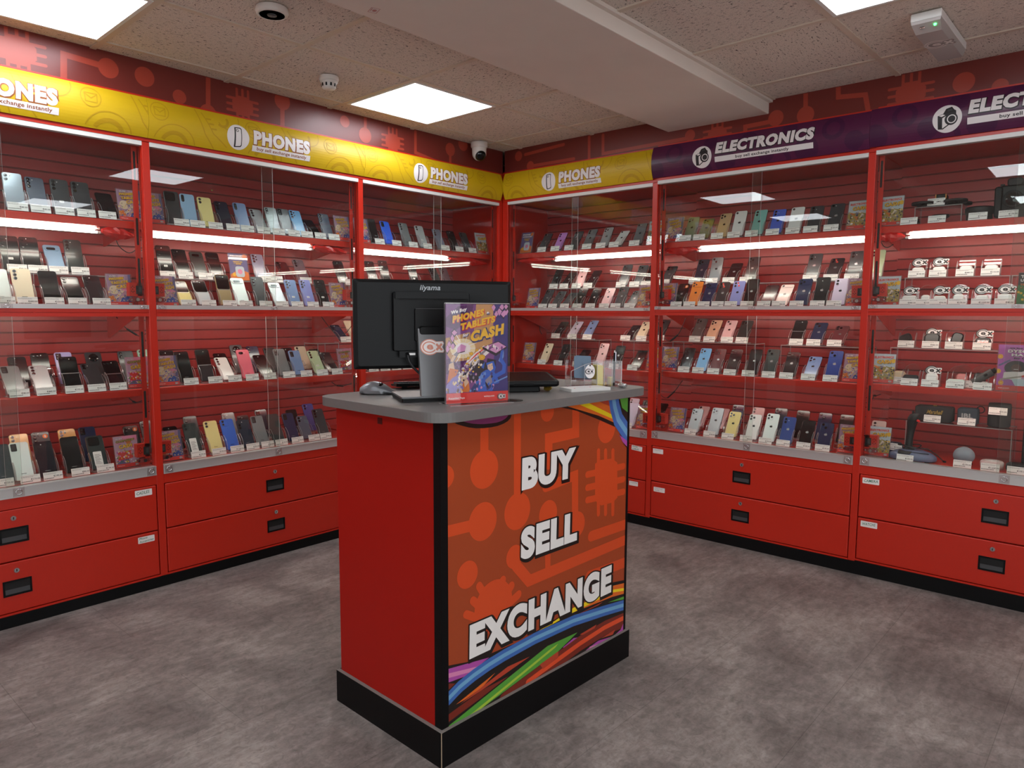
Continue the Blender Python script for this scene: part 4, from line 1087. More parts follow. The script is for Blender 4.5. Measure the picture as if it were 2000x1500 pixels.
        T('PHONE', .08, .86, .075, .66, 'white', 'black'); T('UPGRADE?', .08, .76, .065, .80, 'white', 'black'); T('TRADE IN', .22, .66, .045, .5, 'yellow', 'black'); T('& SAVE!', .25, .59, .045, .4, 'yellow', 'black')
    elif kind == 'TU':
        A.rect(X(0), X(1), 0, Y(1), c['green']); A.poly([(X(0), Y(.62)), (X(1), Y(.55)), (X(1), Y(1)), (X(0), Y(1))], c['black'])
        for i in range(10): A.circ(X(rnd.random()), Y(.05+.4*rnd.random()), .05*w_, c['yellow'], n=12)
        T('TABLET', .08, .84, .09, .7, 'white', 'black'); T('UPGRADE?', .08, .72, .085, .86, 'white', 'black'); T('TRADE IN', .08, .60, .06, .6, 'orange', 'black'); T('& SAVE!', .08, .50, .06, .5, 'orange', 'black')
    elif kind == 'DY':
        A.rect(X(0), X(1), 0, Y(1), c['magenta']); A.poly([(X(.5), Y(.1)), (X(1), Y(.1)), (X(1), Y(.7)), (X(.8), Y(.6))], c['violet'])
        A.poly(ell(X(.48), Y(.50), .30*w_, .16*h_, 18), c['black']); A.circ(X(.48), Y(.50), .13*w_, c['brown'], ry=.085*h_); A.rect(X(.42), X(.54), Y(.465), Y(.475), c['white'])
        A.poly([(X(.18), Y(.40)), (X(.40), Y(.42)), (X(.62), Y(.42)), (X(.90), Y(.50)), (X(.92), Y(.44)), (X(.66), Y(.33)), (X(.60), Y(.24)), (X(.40), Y(.24)), (X(.16), Y(.28))], c['white']); A.poly([(X(.38), Y(.26)), (X(.64), Y(.27)), (X(.95), Y(.2)), (X(.9), Y(.1)), (X(.5), Y(.1))], c['sky'])
        A.line([(X(.1), Y(.24)), (X(1), Y(.38))], .05*w_, c['grey']); A.line([(X(.66), Y(.327)), (X(.76), Y(.343))], .06*w_, c['red']); A.line([(X(.05), Y(.55)), (X(.3), Y(.66))], .05*w_, c['navy'])
        for x, y in ((.06, .74), (.12, .17), (.9, .62), (.03, .42)): A.circ(X(x), Y(y), .07*w_, c['yellow']); A.ring(X(x), Y(y), .05*w_, .012*w_, c['orange'])
        T('we buy', .28, .915, .03, .34, 'black', 'magenta'); T('DYSON', .24, .83, .065, .66, 'white', 'black'); T('HAIR', .34, .755, .055, .52, 'white', 'black'); T('for CASH', .40, .69, .042, .52, 'black', 'magenta')
    if foot:
        A.rect(X(0), X(1), 0, Y(.115), c['red']); A.text('webuy.com', X(.06), Y(.045), .03*h_, [(.02, c['white'], 0, 0)], res=1); cex_logo(A, X(.84), Y(.055), .075*h_, c['black'], c['white'])
    return A
_LF = {}
def leaflet_meshes(kind):
    if kind in _LF: return _LF[kind]
    w_, h_ = (.105, .148) if kind != 'DY' else (.148, .21)
    a = RAD(13 if kind != 'DY' else 4); up = lambda u, v, o: (u, v*sin(a)-o*cos(a), v*cos(a)+o*sin(a)+.003)
    mb = MB(); pl = [(-w_/2, 0), (w_/2, 0), (w_/2, h_), (-w_/2, h_)]; v = [up(x, y, .0008) for x, y in pl]+[up(x, y, 0) for x, y in pl]
    mb.add(v, [(0, 1, 2, 3), (7, 6, 5, 4), (1, 0, 4, 5), (2, 1, 5, 6), (3, 2, 6, 7), (0, 3, 7, 4)], LM['white'])
    leaflet_art(kind, w_, h_).emit(mb, up, 3e-5, 9e-4)
    h = MB(); e = .003; pl = [(-w_/2-e, -.002), (w_/2+e, -.002), (w_/2+e, h_+e), (-w_/2-e, h_+e)]
    for o0, o1 in ((.0050, .0070), (-.0025, -.0005)):
        v = [up(x, y, o1) for x, y in pl]+[up(x, y, o0) for x, y in pl]; h.add(v, [(0, 1, 2, 3), (7, 6, 5, 4)], 0); h.add(v, [(1, 0, 4, 5), (2, 1, 5, 6), (3, 2, 6, 7), (0, 3, 7, 4)], 1)
    h.pane(-w_/2-e, w_/2+e, -.006, .055, .0003, .002, 0, 1)
    _LF[kind] = (mb.mesh('leaflet', LMATS), h.mesh('leaflet_holder', [ACR, ACREDGE])); return _LF[kind]
LNAME = {'PT': 'purple PHONES TABLETS CASH leaflet', 'EL': 'yellow and grey ELECTRONICS CASH leaflet', 'CO': 'pink COMPUTERS CASH leaflet', 'UP': 'dark blue PHONE UPGRADE leaflet', 'TU': 'green TABLET UPGRADE leaflet', 'DY': 'tall magenta HAIR leaflet'}
LEAF = '''
A1 PT -2.475
B1 PT -2.363
A3 PT -2.537
B3 PT -2.327
B1 PT -1.271
C1 PT -1.120
C1 EL -0.084
B2 UP -1.877
B3 PT -1.333
A5 CO -2.464
B5 PT -2.324
B5 CO -1.280
A6 CO -2.535
B6 PT -2.327
D1 UP -0.119
D1 EL -1.168
D3 PT -0.212
D3 PT -1.126
D5 PT -0.150
E5 PT -1.288
D5 PT -1.183
E1 PT -1.296
E1 EL -2.344
F1 EL -2.495
E3 PT -1.296
E3 PT -2.361
F3 EL -2.508
E5 PT -2.361
F5 EL -2.499
E6 PT -1.361
E6 PT -2.360
D6 PT -1.131
F6 EL -2.502
F3 TU -3.093
F5 DY -3.059
'''
byrow = {}
for ln in LEAF.strip().split('\n'): k, kind, s = ln.split(); byrow.setdefault(k, []).append((abs(float(s))*(-1 if k[0] in 'ABC' else 1), kind))
for k, lst in byrow.items():
    lst.sort(); cab, row = k[0], int(k[1]); z, ty = ROWS[row]; where = {1: 'on top shelf', 2: 'on upper clear riser', 3: 'on middle deck', 5: 'on lower shelf', 6: 'on bottom deck'}[row]+' '+CABTXT[cab]
    near = [f[0] for f in rows.get(k+'f', [])]
    for n, (s, kind) in enumerate(lst):
        for ph in near:
            gap = s-ph
            if abs(gap) < .0965 and kind != 'DY': s += max(-.014, min(.014, (.0965-abs(gap))*(1 if gap > 0 else -1)))
        same = [q for q in lst if q[1] == kind]; pre = '' if len(same) == 1 else ['left ', 'right '][same.index(lst[n]) > 0]
        pre = {'': '', 'left ': 'leftmost ', 'right ': 'rightmost '}[pre]
        lm, hm = leaflet_meshes(kind); zb = z if row != 3 else 1.346; d = ty+.012 if not (k == 'F5' and kind == 'DY') else ty-.002
        o = link('leaflet', lm); place(o, cab, s, d, zb+.0015); tag(o, pre+LNAME[kind]+' '+where, 'leaflet', 'advertising leaflets in the cabinets')
        h = link('leaflet_holder', hm); place(h, cab, s, d, zb); tag(h, 'holder of '+pre+LNAME[kind].replace('yellow and grey ', '').replace('tall ', '').replace('dark blue ', '').replace('purple ', '').replace(' CASH', '')+' '+where, 'leaflet holder', 'clear leaflet holders')

# ---- hanging cords
CORD = mat('black_cable', '#17171a', .5)
def cord(name, lab, cab, pts, blob=None):
    mb = MB(); P = [Vector(p) for p in pts]; out = []
    for i in range(len(P)-1):
        p0, p1, p2, p3 = P[max(i-1, 0)], P[i], P[i+1], P[min(i+2, len(P)-1)]
        for j in range(6): t = j/6; out.append(.5*((2*p1)+(p2-p0)*t+(2*p0-5*p1+4*p2-p3)*t*t+(3*p1-p0-3*p2+p3)*t**3))
    out.append(P[-1]); mb.tube(out, .0022, 6)
    if blob: mb.tube([P[blob]+(P[blob+1]-P[blob])*t for t in (0, .5, 1)], .005, 8)
    side = CABS[cab][0]; mb.v = [tuple(W(side, *p)+Vector((0, 0, CABS[cab][3]))) for p in mb.v]
    tag(mb.obj(name, CORD), lab, 'cable', 'black cords hanging in the cabinets')
cord('power_cord', 'black cord looping below the tube light in first phones cabinet', 'A', [(-2.468, 0.3, 1.677), (-2.452, 0.3, 1.639), (-2.41, 0.3, 1.611), (-2.371, 0.3, 1.634), (-2.35, 0.3, 1.681)], None)
cord('power_cord', 'black cord running down to the lock box in first phones cabinet', 'A', [(-2.378, 0.2, 1.622), (-2.406, 0.2, 1.604), (-2.413, 0.2, 1.553), (-2.397, 0.2, 1.487)], None)
cord('power_cord', 'black cord with inline switch below the crossbeam in first phones cabinet', 'A', [(-2.464, 0.35, 1.296), (-2.417, 0.35, 1.236), (-2.372, 0.35, 1.205), (-2.352, 0.35, 1.2), (-2.321, 0.35, 1.214)], 1)
cord('power_cord', 'short black cord under the lower shelf in first phones cabinet', 'A', [(-2.447, 0.3, 0.899), (-2.425, 0.3, 0.875), (-2.41, 0.3, 0.867), (-2.37, 0.3, 0.878)], 1)
cord('power_cord', 'black cord below the crossbeam at the right of second phones cabinet', 'B', [(-1.346, 0.25, 1.295), (-1.29, 0.25, 1.23), (-1.232, 0.25, 1.182), (-1.171, 0.25, 1.197), (-1.112, 0.25, 1.26)], None)
cord('power_cord', 'short black cord under the lower shelf in second phones cabinet', 'B', [(-1.256, 0.3, 0.895), (-1.212, 0.3, 0.866), (-1.166, 0.3, 0.859), (-1.099, 0.3, 0.874)], 1)
cord('power_cord', 'black cord looping beside the right panel in left corner cabinet', 'C', [(-0.008, 0.4, 1.651), (0.076, 0.4, 1.619), (0.171, 0.4, 1.626), (0.278, 0.4, 1.678)], 1)
cord('power_cord', 'black cord looping beside the left panel in right corner cabinet', 'D', [(-0.213, 0.4, 1.671), (-0.152, 0.4, 1.623), (-0.077, 0.4, 1.607), (0.015, 0.4, 1.651)], 1)
cord('power_cord', 'black cord hanging below the crossbeam in right corner cabinet', 'D', [(0.056, 0.4, 1.279), (0.032, 0.4, 1.239), (0.025, 0.4, 1.189), (0.045, 0.4, 1.158)], None)
cord('power_cord', 'black cord with inline switch below the crossbeam in first electronics cabinet', 'E', [(1.13, 0.25, 1.256), (1.158, 0.25, 1.175), (1.217, 0.25, 1.136), (1.272, 0.25, 1.178), (1.303, 0.25, 1.236), (1.321, 0.25, 1.283)], 2)
cord('power_cord', 'black cord with inline switch under the lower shelf in first electronics cabinet', 'E', [(1.125, 0.25, 0.838), (1.169, 0.25, 0.781), (1.211, 0.25, 0.773), (1.259, 0.25, 0.818), (1.313, 0.25, 0.892)], 2)
cord('power_cord', 'black cord looping at the shelf bracket in second electronics cabinet', 'F', [(2.389, 0.25, 0.836), (2.413, 0.25, 0.843), (2.427, 0.25, 0.867), (2.428, 0.25, 0.879), (2.441, 0.25, 0.878), (2.464, 0.25, 0.889)], 3)
cord('power_cord', 'short black cord under the tube light in second electronics cabinet', 'F', [(2.438, 0.2, 1.674), (2.451, 0.2, 1.653), (2.471, 0.2, 1.646), (2.496, 0.2, 1.66)], None)
# ------------------------------------------------------------------ electronics in the last cabinet
RUB = mat('matte_black_rubber', '#151516', .6); WCASE = mat('white_earbud_plastic', '#e9e7e3', .3); BCASE = mat('black_earbud_plastic', '#161617', .35)
FABG = mat('grey_speaker_fabric', '#8b929b', .85, var=.15, vscale=900); FABP = mat('pale_pink_speaker_fabric', '#d3bcb8', .8, var=.06, vscale=900)
SPKB = mat('black_speaker_fabric', '#19191b', .8, var=.2, vscale=700); SPKN = mat('navy_speaker_fabric', '#22303c', .8, var=.2, vscale=700); GOLDL = mat('gold_script', '#c9a24a', .35, metal=.6)
JOYB = mat('joystick_blue_grey', '#5c6580', .4); FLAT = {'SW': mat('logo_card_white', '#ece6e4', .5), 'SK': mat('logo_black', '#1a1517', .5), 'SR': mat('logo_red', '#c8281f', .5)}
FW = CABTXT['F']
def ftag(n, s, d, z, lab):
    o = link('price_tag', _TG[n % len(_TG)]); place(o, 'F', s, d, z); tag(o, 'price tag in front of the '+lab+' '+FW, 'price tag', 'price tags in the second electronics cabinet'); return o
def rounded_box(mb, x0, x1, y0, y1, z0, z1, r, mi=0, n=5):
    """box whose outline in the x-z plane is rounded and whose front and back edges are softened"""
    L = []
    for y, i in ((y0, r*.35), (y0+r*.35, .0), (y1-r*.35, 0), (y1, r*.35)): L.append([(x, y, z) for x, z in rrect(x0+i, x1-i, z0+i, z1-i, max(.002, r-i), n)])
    return mb.loft(L, mi, True)
def bud_case(s, d, z, lab, w_=.054, h_=.036, m_=WCASE, tilt=0.0, card=None, num=0, name='earbud_case', lean=20, stand=True, where=''):
    """an earbud case on an arch-backed clear stand with its tag, logo card behind when shown"""
    if stand:
        st = link('phone_stand', stand_mesh(lean, 0, True)); place(st, 'F', s, d, z+.0006); tag(st, 'arched clear stand holding the '+lab+' '+where, 'stand', 'arched clear stands in the second electronics cabinet')
    mb = MB(); rounded_box(mb, -w_/2, w_/2, -.020, 0, 0, h_, min(w_, h_)*.36, 0, 6)
    for i, f in enumerate(mb.f): pass
    mb.box(-w_/2+.004, w_/2-.004, -.0203, -.0199, h_*.62, h_*.635, 1)
    o = mb.obj(name, [m_, DARKP if m_ is BCASE else INKGREY]); place(o, 'F', s, d+.030, z+.0125); o.rotation_euler = (RAD(-lean), RAD(tilt), RZ('R')); tag(o, lab+' '+where, 'earbuds')
    if tilt: o.location.z += abs(sin(RAD(tilt)))*w_*.5
    if card:
        A = Art(); cex_logo(A, -.006, .068, .048, 1, 0, 2); mb = MB(); a = RAD(lean); A.emit(mb, lambda u, v, o_: (u, v*sin(a)-o_*cos(a), v*cos(a)+o_*sin(a)), 6e-5)
        c = mb.obj('logo_card', [FLAT['SW'], FLAT['SK'], FLAT['SR']]); place(c, 'F', s, d+.0265, z+.0125); tag(c, 'oval logo card behind the '+lab+' '+where, 'logo card', 'oval logo cards in the earbud stands')
    ftag(num, s, d-.008, z, lab+' '+where)
def _ft2(n, s, d, z, lab): o = link('price_tag', _TG[n % len(_TG)]); place(o, 'F', s, d, z); tag(o, 'price tag of the '+lab, 'price tag', 'price tags in the second electronics cabinet'); return o
ftag = lambda n, s, d, z, lab: _ft2(n, s, d, z, lab.replace(' '+FW, ''))
E1_, E2_ = 'on upper clear riser by the electronics tube light', 'on middle deck under the second electronics sign'
for n, (s, nm, cd_) in enumerate(((2.609, 'first white earbud case', 1), (2.701, 'second white earbud case', 1), (2.815, 'third white earbud case', 0), (2.918, 'fourth white earbud case', 0))): bud_case(s, .20, 1.490, nm, card=cd_, num=n, where='on the upper electronics riser')
for n, (s, nm, cd_) in enumerate(((2.605, 'wide white earbud case', 1), (2.674, 'small white earbud case', 0), (2.735, 'lying white earbud case', 1), (2.812, 'square white earbud case', 1), (2.906, 'rounded white earbud case', 1), (2.996, 'last white earbud case', 1))):
    bud_case(s, .075+.006*(n % 2), 1.346, nm, w_=(.066, .04, .052, .048, .05, .06)[n], h_=(.038, .04, .034, .042, .036, .04)[n], card=cd_, num=n+2, where='on the middle electronics deck')
for n, (s, nm, t_, w_, h_, cd_, m_) in enumerate(((2.580, 'tilted black oval earbud case', -22, .056, .044, 0, BCASE), (2.689, 'large black square earbud case', 0, .0715, .060, 1, BCASE), (2.789, 'upright black earbud case', 14, .050, .060, 0, BCASE), (2.905, 'black and silver earbud case', 0, .064, .042, 1, BCASE))):
    bud_case(s, .20, 1.140, nm, w_=w_, h_=h_, m_=m_, tilt=t_, card=cd_, num=n+1, where='on the lower electronics riser')
mb = MB(); mb.box(-.022, .022, -.0208, -.0203, .007, .026); o = mb.obj('case_window', CHROME); 
o.parent = [x for x in bpy.data.objects if x.get('label', '').startswith('black and silver')][0]
LW = 'on the lower electronics shelf'
bud_case(2.560, .16, .957, 'beige earbud case', .058, .05, mat('beige_case', '#cdb798', .4), num=2, where=LW)
bud_case(2.627, .10, .957, 'wide black earbud case', .0705, .036, BCASE, num=3, where=LW)
bud_case(2.717, .10, .957, 'printed white headset case', .054, .052, WCASE, card=1, num=4, where=LW)
bud_case(2.822, .10, .957, 'pale green flat earbud case', .0715, .026, mat('pale_mint_case', '#d5ded6', .4), num=5, where=LW)
bud_case(2.830, .18, .957, 'pink earbud case', .05, .05, mat('pink_case', '#e08f8c', .4), num=6, where=LW)
bud_case(2.905, .17, .957, 'black earbud case with white edge', .05, .06, BCASE, num=0, where=LW)
mb = MB(); mb.cyl((-.045, 0, -.03), (.03, 0, .025), .017, .018, 20, 0); mb.cyl((.030, 0, .025), (.044, 0, .035), .0125, .0125, 16, 1); mb.cyl((.0, -.016, .006), (.012, -.0165, .0148), .007, .006, 12, 1)
o = mb.obj('dark_grey_tube_device', [mat('tube_dark_grey', '#4b4a48', .35), BLKP]); place(o, 'F', 2.935, .128, 1.018); tag(o, 'dark grey cylindrical gadget leaning at the right of the lower electronics shelf', 'gadget')
st = link('phone_stand', stand_mesh(20, 0, True)); place(st, 'F', 2.937, .10, .9576); tag(st, 'arched clear stand under the dark grey cylindrical gadget', 'stand', 'arched clear stands in the second electronics cabinet')
ftag(1, 2.933, .092, .957, 'dark grey cylindrical gadget on the lower electronics shelf')

# top shelf: lenses, drone, camera
def lens_obj(name, s, d, z, r, h, lab, n):
    mb = MB(); mb.lathe([(r*.86, 0), (r*.9, h*.1), (r*.9, h*.22), (r, h*.26), (r, h*.62), (r*.93, h*.66), (r*.93, h*.84), (r, h*.88), (r*.97, h), (r*.8, h), (r*.72, h*.9)], 32, 0)
    for i in range(24): a = 2*pi*i/24; mb.box(-.0, .0, 0, 0, 0, 0)
    o = mb.obj(name, RUB); mb2 = MB(); mb2.lathe([(r*.72, h*.9), (r*.4, h*.97), (0, h*.99)], 24); mb2.obj('front_glass', LENS, o); mb3 = MB(); mb3.lathe([(r*1.012, h*.34), (r*1.02, h*.36), (r*1.02, h*.54), (r*1.012, h*.56)], 32); mb3.obj('focus_ring', BLKP, o)
    place(o, 'F', s, d, z); tag(o, lab, 'camera lens'); ftag(n, s+.004, .10, 1.742, lab.split(' on ')[0]+' on the top electronics shelf')
lens_obj('camera_lens', 2.578, .155, 1.7425, .040, .030, 'flat black camera lens on top shelf beside the leaflet '+FW, 1)
mb = MB(); mb.lathe([(.03, 0), (.032, .006), (.022, .012), (.02, .022), (.038, .034), (.036, .046), (.0, .046)], 28); o = mb.obj('camera_lens', RUB); m2 = MB(); m2.lathe([(.0385, .036), (.0385, .042)], 28); m2.obj('focus_ring', BLKP, o); place(o, 'F', 2.70, .19, 1.7425); tag(o, 'waisted black lens on top shelf beneath the drone riser '+FW, 'camera lens'); ftag(2, 2.702, .10, 1.742, 'waisted black lens beneath the drone riser')
t = thing('drone', 'small black ducted drone with orange-edged battery on a clear riser', 'drone', W('R', 2.70, .20, 1.8265+.020), RZ('R'))
mb = MB(); rounded_box(mb, -.022, .022, -.055, .055, .004, .036, .010); mb.box(-.016, .016, -.05, .04, 0, .006); mb.obj('body', RUB, t)
mb = MB(); rounded_box(mb, -.021, .021, -.03, .035, .036, .058, .006); b = mb.obj('battery', BLKP, t)
mb = MB(); mb.box(-.0235, -.0195, -.032, -.028, .036, .058); mb.box(.0195, .0235, -.032, -.028, .036, .058); mb.obj('battery_clip', mat('orange_clip', '#d98324', .4), b)
for sx in (-1, 1):
    for sy in (-1, 1):
        cx, cy = sx*.068, sy*.058; mb = MB(); prof = [(.049, .012), (.050, .010), (.050, .021), (.047, .023), (.046, .012)]
        mb.lathe(prof, 28, 0, True, (cx, cy, 0)); mb.cyl((sx*.02, sy*.03, .014), (cx, cy, .014), .0045, n=8); mb.cyl((cx, cy, .008), (cx, cy, .024), .008, n=12); dct = mb.obj('duct', RUB, t)
        mb = MB()
        for k in range(3): a = 2*pi*k/3+.4*sx; mb.add([(cx+.006*cos(a+1.2), cy+.006*sin(a+1.2), .022), (cx+.044*cos(a+.12), cy+.044*sin(a+.12), .0235), (cx+.044*cos(a-.12), cy+.044*sin(a-.12), .0205), (cx+.006*cos(a-1.2), cy+.006*sin(a-1.2), .022)], [(0, 1, 2, 3)]); mb.add([(cx+.006*cos(a+1.2), cy+.006*sin(a+1.2), .0212), (cx+.044*cos(a+.12), cy+.044*sin(a+.12), .0227), (cx+.044*cos(a-.12), cy+.044*sin(a-.12), .0197), (cx+.006*cos(a-1.2), cy+.006*sin(a-1.2), .0212)], [(3, 2, 1, 0)])
        mb.obj('propeller', BLKP, dct)
mb = MB(); mb.lathe([(.004, 0), (.011, .003), (.011, .016), (.004, .019)], 16, 0, True, (0, -.062, .004)); mb.obj('gimbal_camera', LENS, t)
ftag(0, 2.69, .124, 1.8265, 'ducted drone on the top electronics shelf')
mb = MB(); mb.lathe([(.050, 0), (.052, .010), (.052, .030), (.058, .036), (.060, .060), (.054, .066), (.045, .066), (.043, .058)], 32); o = mb.obj('camera_lens', RUB); m2 = MB(); m2.lathe([(.0525, .012), (.0532, .014), (.0532, .026), (.0525, .028)], 32); m2.obj('focus_ring', BLKP, o); m3 = MB(); m3.lathe([(.043, .058), (.02, .064), (0, .065)], 24); m3.obj('front_glass', LENS, o)
place(o, 'F', 2.862, .18, 1.7425); tag(o, 'wide black camera lens with hood on top electronics shelf left of the camera', 'camera lens'); ftag(3, 2.868, .10, 1.742, 'wide black hooded lens')
t = thing('digital_camera', 'large black camera with upright grip and lens on top shelf at the right edge', 'camera', W('R', 2.995, .20, 1.7625), RZ('R'))
mb = MB(); rounded_box(mb, -.065, .065, -.03, .03, 0, .155, .02); mb.obj('body', RUB, t, bevel=0)
mb = MB(); rounded_box(mb, -.03, .03, -.035, .025, .150, .185, .012); mb.obj('viewfinder_hump', RUB, t)
mb = MB(); mb.M = Matrix.Translation((0, -.03, .085)) @ Matrix.Rotation(pi/2, 4, 'X'); mb.lathe([(.036, 0), (.036, .02), (.039, .022), (.039, .05), (.034, .052), (.028, .046)], 28); mb.obj('lens', BLKP, t); mb = MB(); mb.M = Matrix.Translation((0, -.03, .085)) @ Matrix.Rotation(pi/2, 4, 'X'); mb.lathe([(.028, .046), (.012, .051), (0, .052)], 24); mb.obj('front_glass', LENS, t)
mb = MB(); rounded_box(mb, -.075, -.045, -.045, .02, .01, .15, .012); mb.obj('grip', BLKP, t); mb = MB(); mb.cyl((.04, 0, .155), (.04, 0, .165), .013, n=18); mb.cyl((-.05, -.01, .155), (-.05, -.01, .163), .009, n=14); mb.obj('dial', BLKP, t)
ftag(5, 2.985, .10, 1.742, 'large black camera')

# bottom deck: speakers on the riser, joystick, smart speakers
def speaker(name, s, d, z, w_, h_, dp, r, m_, lab, n, tagz, tagd):
    mb = MB(); rounded_box(mb, -w_/2, w_/2, 0, dp, 0, h_, r, 0, 6); o = mb.obj(name, m_); place(o, 'F', s, d, z); tag(o, lab, 'speaker'); ftag(n, s+.0, tagd, tagz, lab.split(' on ')[0]+' on the bottom electronics deck'); return o
o = speaker('bluetooth_speaker', 2.715, .225, .7705, .165, .078, .07, .012, SPKB, 'long black speaker with gold script on the bottom electronics riser', 2, .7705, .205)
A = Art(); A.text('Marshall', -.030, .040, .020, [(.012, 0, 0, 0)], width=.066, shear=.35, res=2); mb = MB(); A.emit(mb, lambda u, v, q: (u, -q-.0003, v)); mb.obj('script_logo', GOLDL, o)
mb = MB(); mb.cyl((0, .035, .078), (0, .035, .081), .008, n=14); mb.obj('knob', GOLDL, o)
o = speaker('bluetooth_speaker', 2.862, .225, .7705, .088, .083, .045, .014, SPKN, 'small navy speaker with carry loop on the bottom electronics riser', 3, .7705, .205)
A = Art(); A.text('JBL', -.030, .034, .022, [(.035, 0, 0, 0)], width=.052, res=2); mb = MB(); A.emit(mb, lambda u, v, q: (u, -q-.0003, v)); mb.obj('logo', LOGOW, o)
mb = MB(); mb.tube([(.05+.016*cos(a), .02, .078+.016*sin(a)) for a in [2*pi*k/20 for k in range(21)]], .0025, 8); mb.obj('carry_loop', BLKP, o)
mb = MB(); mb.lathe([(.042, 0), (.047, .006), (.048, .10), (.045, .112), (0, .113)], 32); o = mb.obj('round_speaker', SPKB); place(o, 'F', 2.985, .275, .7705); tag(o, 'black round speaker with price tag stuck on it on the bottom electronics riser', 'speaker')
ftag(4, 2.985, .215, .832, 'black round speaker, stuck high on its side')
mb = MB(); rounded_box(mb, -.05, .05, 0, .07, 0, .235, .008); o = mb.obj('boxed_speaker', BLKP); place(o, 'F', 3.14, .21, .5835); tag(o, 'tall black boxed speaker at the right edge of the bottom electronics deck', 'speaker'); ftag(6, 3.15, .195, .70, 'tall black boxed speaker')
# egg-shaped smart speaker, pucks
mb = MB(); mb.lathe([(.024, 0), (.036, .006)]+[(.0455*cos(a), .045+.043*sin(a)) for a in [(-.72+(.72+pi/2)*k/12) for k in range(12)]]+[(0, .088)], 32); o = mb.obj('smart_speaker', FABG); mb = MB(); mb.lathe([(.0245, .0005), (.0365, .0062), (.038, .010), (.0362, .0105)], 32); mb.obj('base_ring', BLKP, o); place(o, 'F', 2.868, .165, .5835); tag(o, 'grey ball-shaped smart speaker on bottom deck '+FW, 'smart speaker'); ftag(5, 2.876, .08, .583, 'grey ball-shaped smart speaker')
def puck(s, d, m_, lab, n):
    mb = MB(); mb.lathe([(.041, 0), (.047, .006), (.0485, .018), (.047, .031), (.041, .037), (0, .038)], 32); o = mb.obj('smart_speaker', m_); mb = MB(); mb.lathe([(.030, .0375), (.030, .0388), (.0, .0388)], 24)
    mb.obj('top_plate', WHITEP if m_ is FABP else BLKP, o); place(o, 'F', s, d, .5835); tag(o, lab+' on bottom deck '+FW, 'smart speaker'); ftag(n, s+.004, .08, .583, lab)
puck(2.983, .165, FABP, 'pale pink puck smart speaker', 6); puck(3.085, .165, SPKB, 'black puck smart speaker', 0)
mb = MB(); mb.lathe([(.036, 0), (.04, .01), (.040, .05), (.03, .06), (0, .062)], 28); o = mb.obj('smart_speaker', mat('navy_fabric', '#262a3c', .8)); mb = MB(); mb.lathe([(.0362, .0), (.0405, .008), (.0407, .014), (.0405, .015)], 28); mb.obj('base_ring', BLKP, o); place(o, 'F', 2.545, .24, .5835); tag(o, 'dark navy round speaker behind the leaflet on bottom deck '+FW, 'smart speaker'); ftag(3, 2.553, .19, .610, 'dark navy round speaker')
o = link('phone', make_phone('pale_pink', 'v2', 'a', .150)[0]); place(o, 'F', 2.452, .25, .60); o.rotation_euler = (RAD(90-20), 0, RZ('R')); tag(o, 'pale pink phone behind the leaflet at left of bottom deck '+FW, 'phone'); link('camera', make_phone('pale_pink', 'v2', 'a', .150)[1], o)
st = link('phone_stand', stand_mesh(20, .0)); place(st, 'F', 2.452, .228, .588-.0045); tag(st, 'clear stand of the pale pink phone behind the leaflet '+FW, 'stand')
t = thing('joystick', 'black flight joystick with red trigger on a blue-grey base on the bottom electronics deck', 'joystick', W('R', 2.655, .128, .6105), RZ('R'))
mb = MB(); base = [(-.105, -.02), (-.085, -.055), (-.02, -.072), (.05, -.07), (.098, -.045), (.11, -.01), (.09, .04), (.02, .075), (-.06, .07), (-.10, .03)]
mb.loft([[(x*.97, y*.97, 0) for x, y in base], [(x, y, .008) for x, y in base], [(x*.98, y*.98, .022) for x, y in base], [(x*.80, y*.78, .034) for x, y in base], [(x*.42, y*.5, .046) for x, y in base]], 0, True); mb.obj('base', JOYB, t, bevel=0)
mb = MB(); mb.box(-.012, .08, -.05, -.046, .036, .040); mb.lathe([(.028, .040), (.026, .048), (.020, .054), (.018, .062), (0, .064)], 22, 0, True, (-.02, 0, 0)); mb.lathe([(.036, .030), (.034, .038), (.03, .042)], 20, 0, True, (-.025, -.035, 0)); mb.obj('gaiter', RUB, t)
sk = [(-.02, .0, .058, .017, .017), (-.018, 0, .10, .0155, .018), (-.014, .002, .145, .018, .021), (-.010, -.002, .18, .023, .026), (-.004, -.008, .205, .026, .03), (.002, -.012, .222, .022, .026), (.006, -.012, .230, .010, .012)]
mb = MB(); mb.loft([[(x+rx*cos(a), y+ry*sin(a), z) for a in [2*pi*k/16 for k in range(16)]] for x, y, z, rx, ry in sk], 0, True); st_ = mb.obj('stick', RUB, t)
mb = MB(); mb.cyl((.018, -.028, .196), (.028, -.036, .194), .006, .005, 12); mb.obj('trigger', mat('red_trigger', '#e02a2a', .35), st_); mb = MB(); mb.cyl((-.004, -.014, .222), (-.006, -.016, .240), .007, .005, 12); mb.obj('hat_switch', BLKP, st_)
mb = MB(); P = [(-.02+.05*cos(a)*(1+.1*sin(3*a)), .01+.035*sin(a), .062+.006*sin(2*a)) for a in [2*pi*k/28 for k in range(50)]]+[(.06, .03, .05), (.10, .05, .02), (.13, .03, -.001)]; mb.tube(P, .0026, 6); mb.tube([(.128, .032, -.001), (.140, .024, -.0015)], .0048, 8); mb.obj('usb_cable', CORD, t)
for o_ in ((-.07, -.03), (.07, -.035), (.06, .04), (-.06, .045)): MB().lathe([(.010, -.0068), (.010, .001)], 12, 0, True, (*o_, 0)).obj('foot', RUB, t)
ftag(1, 2.638, .047, .583, 'flight joystick')

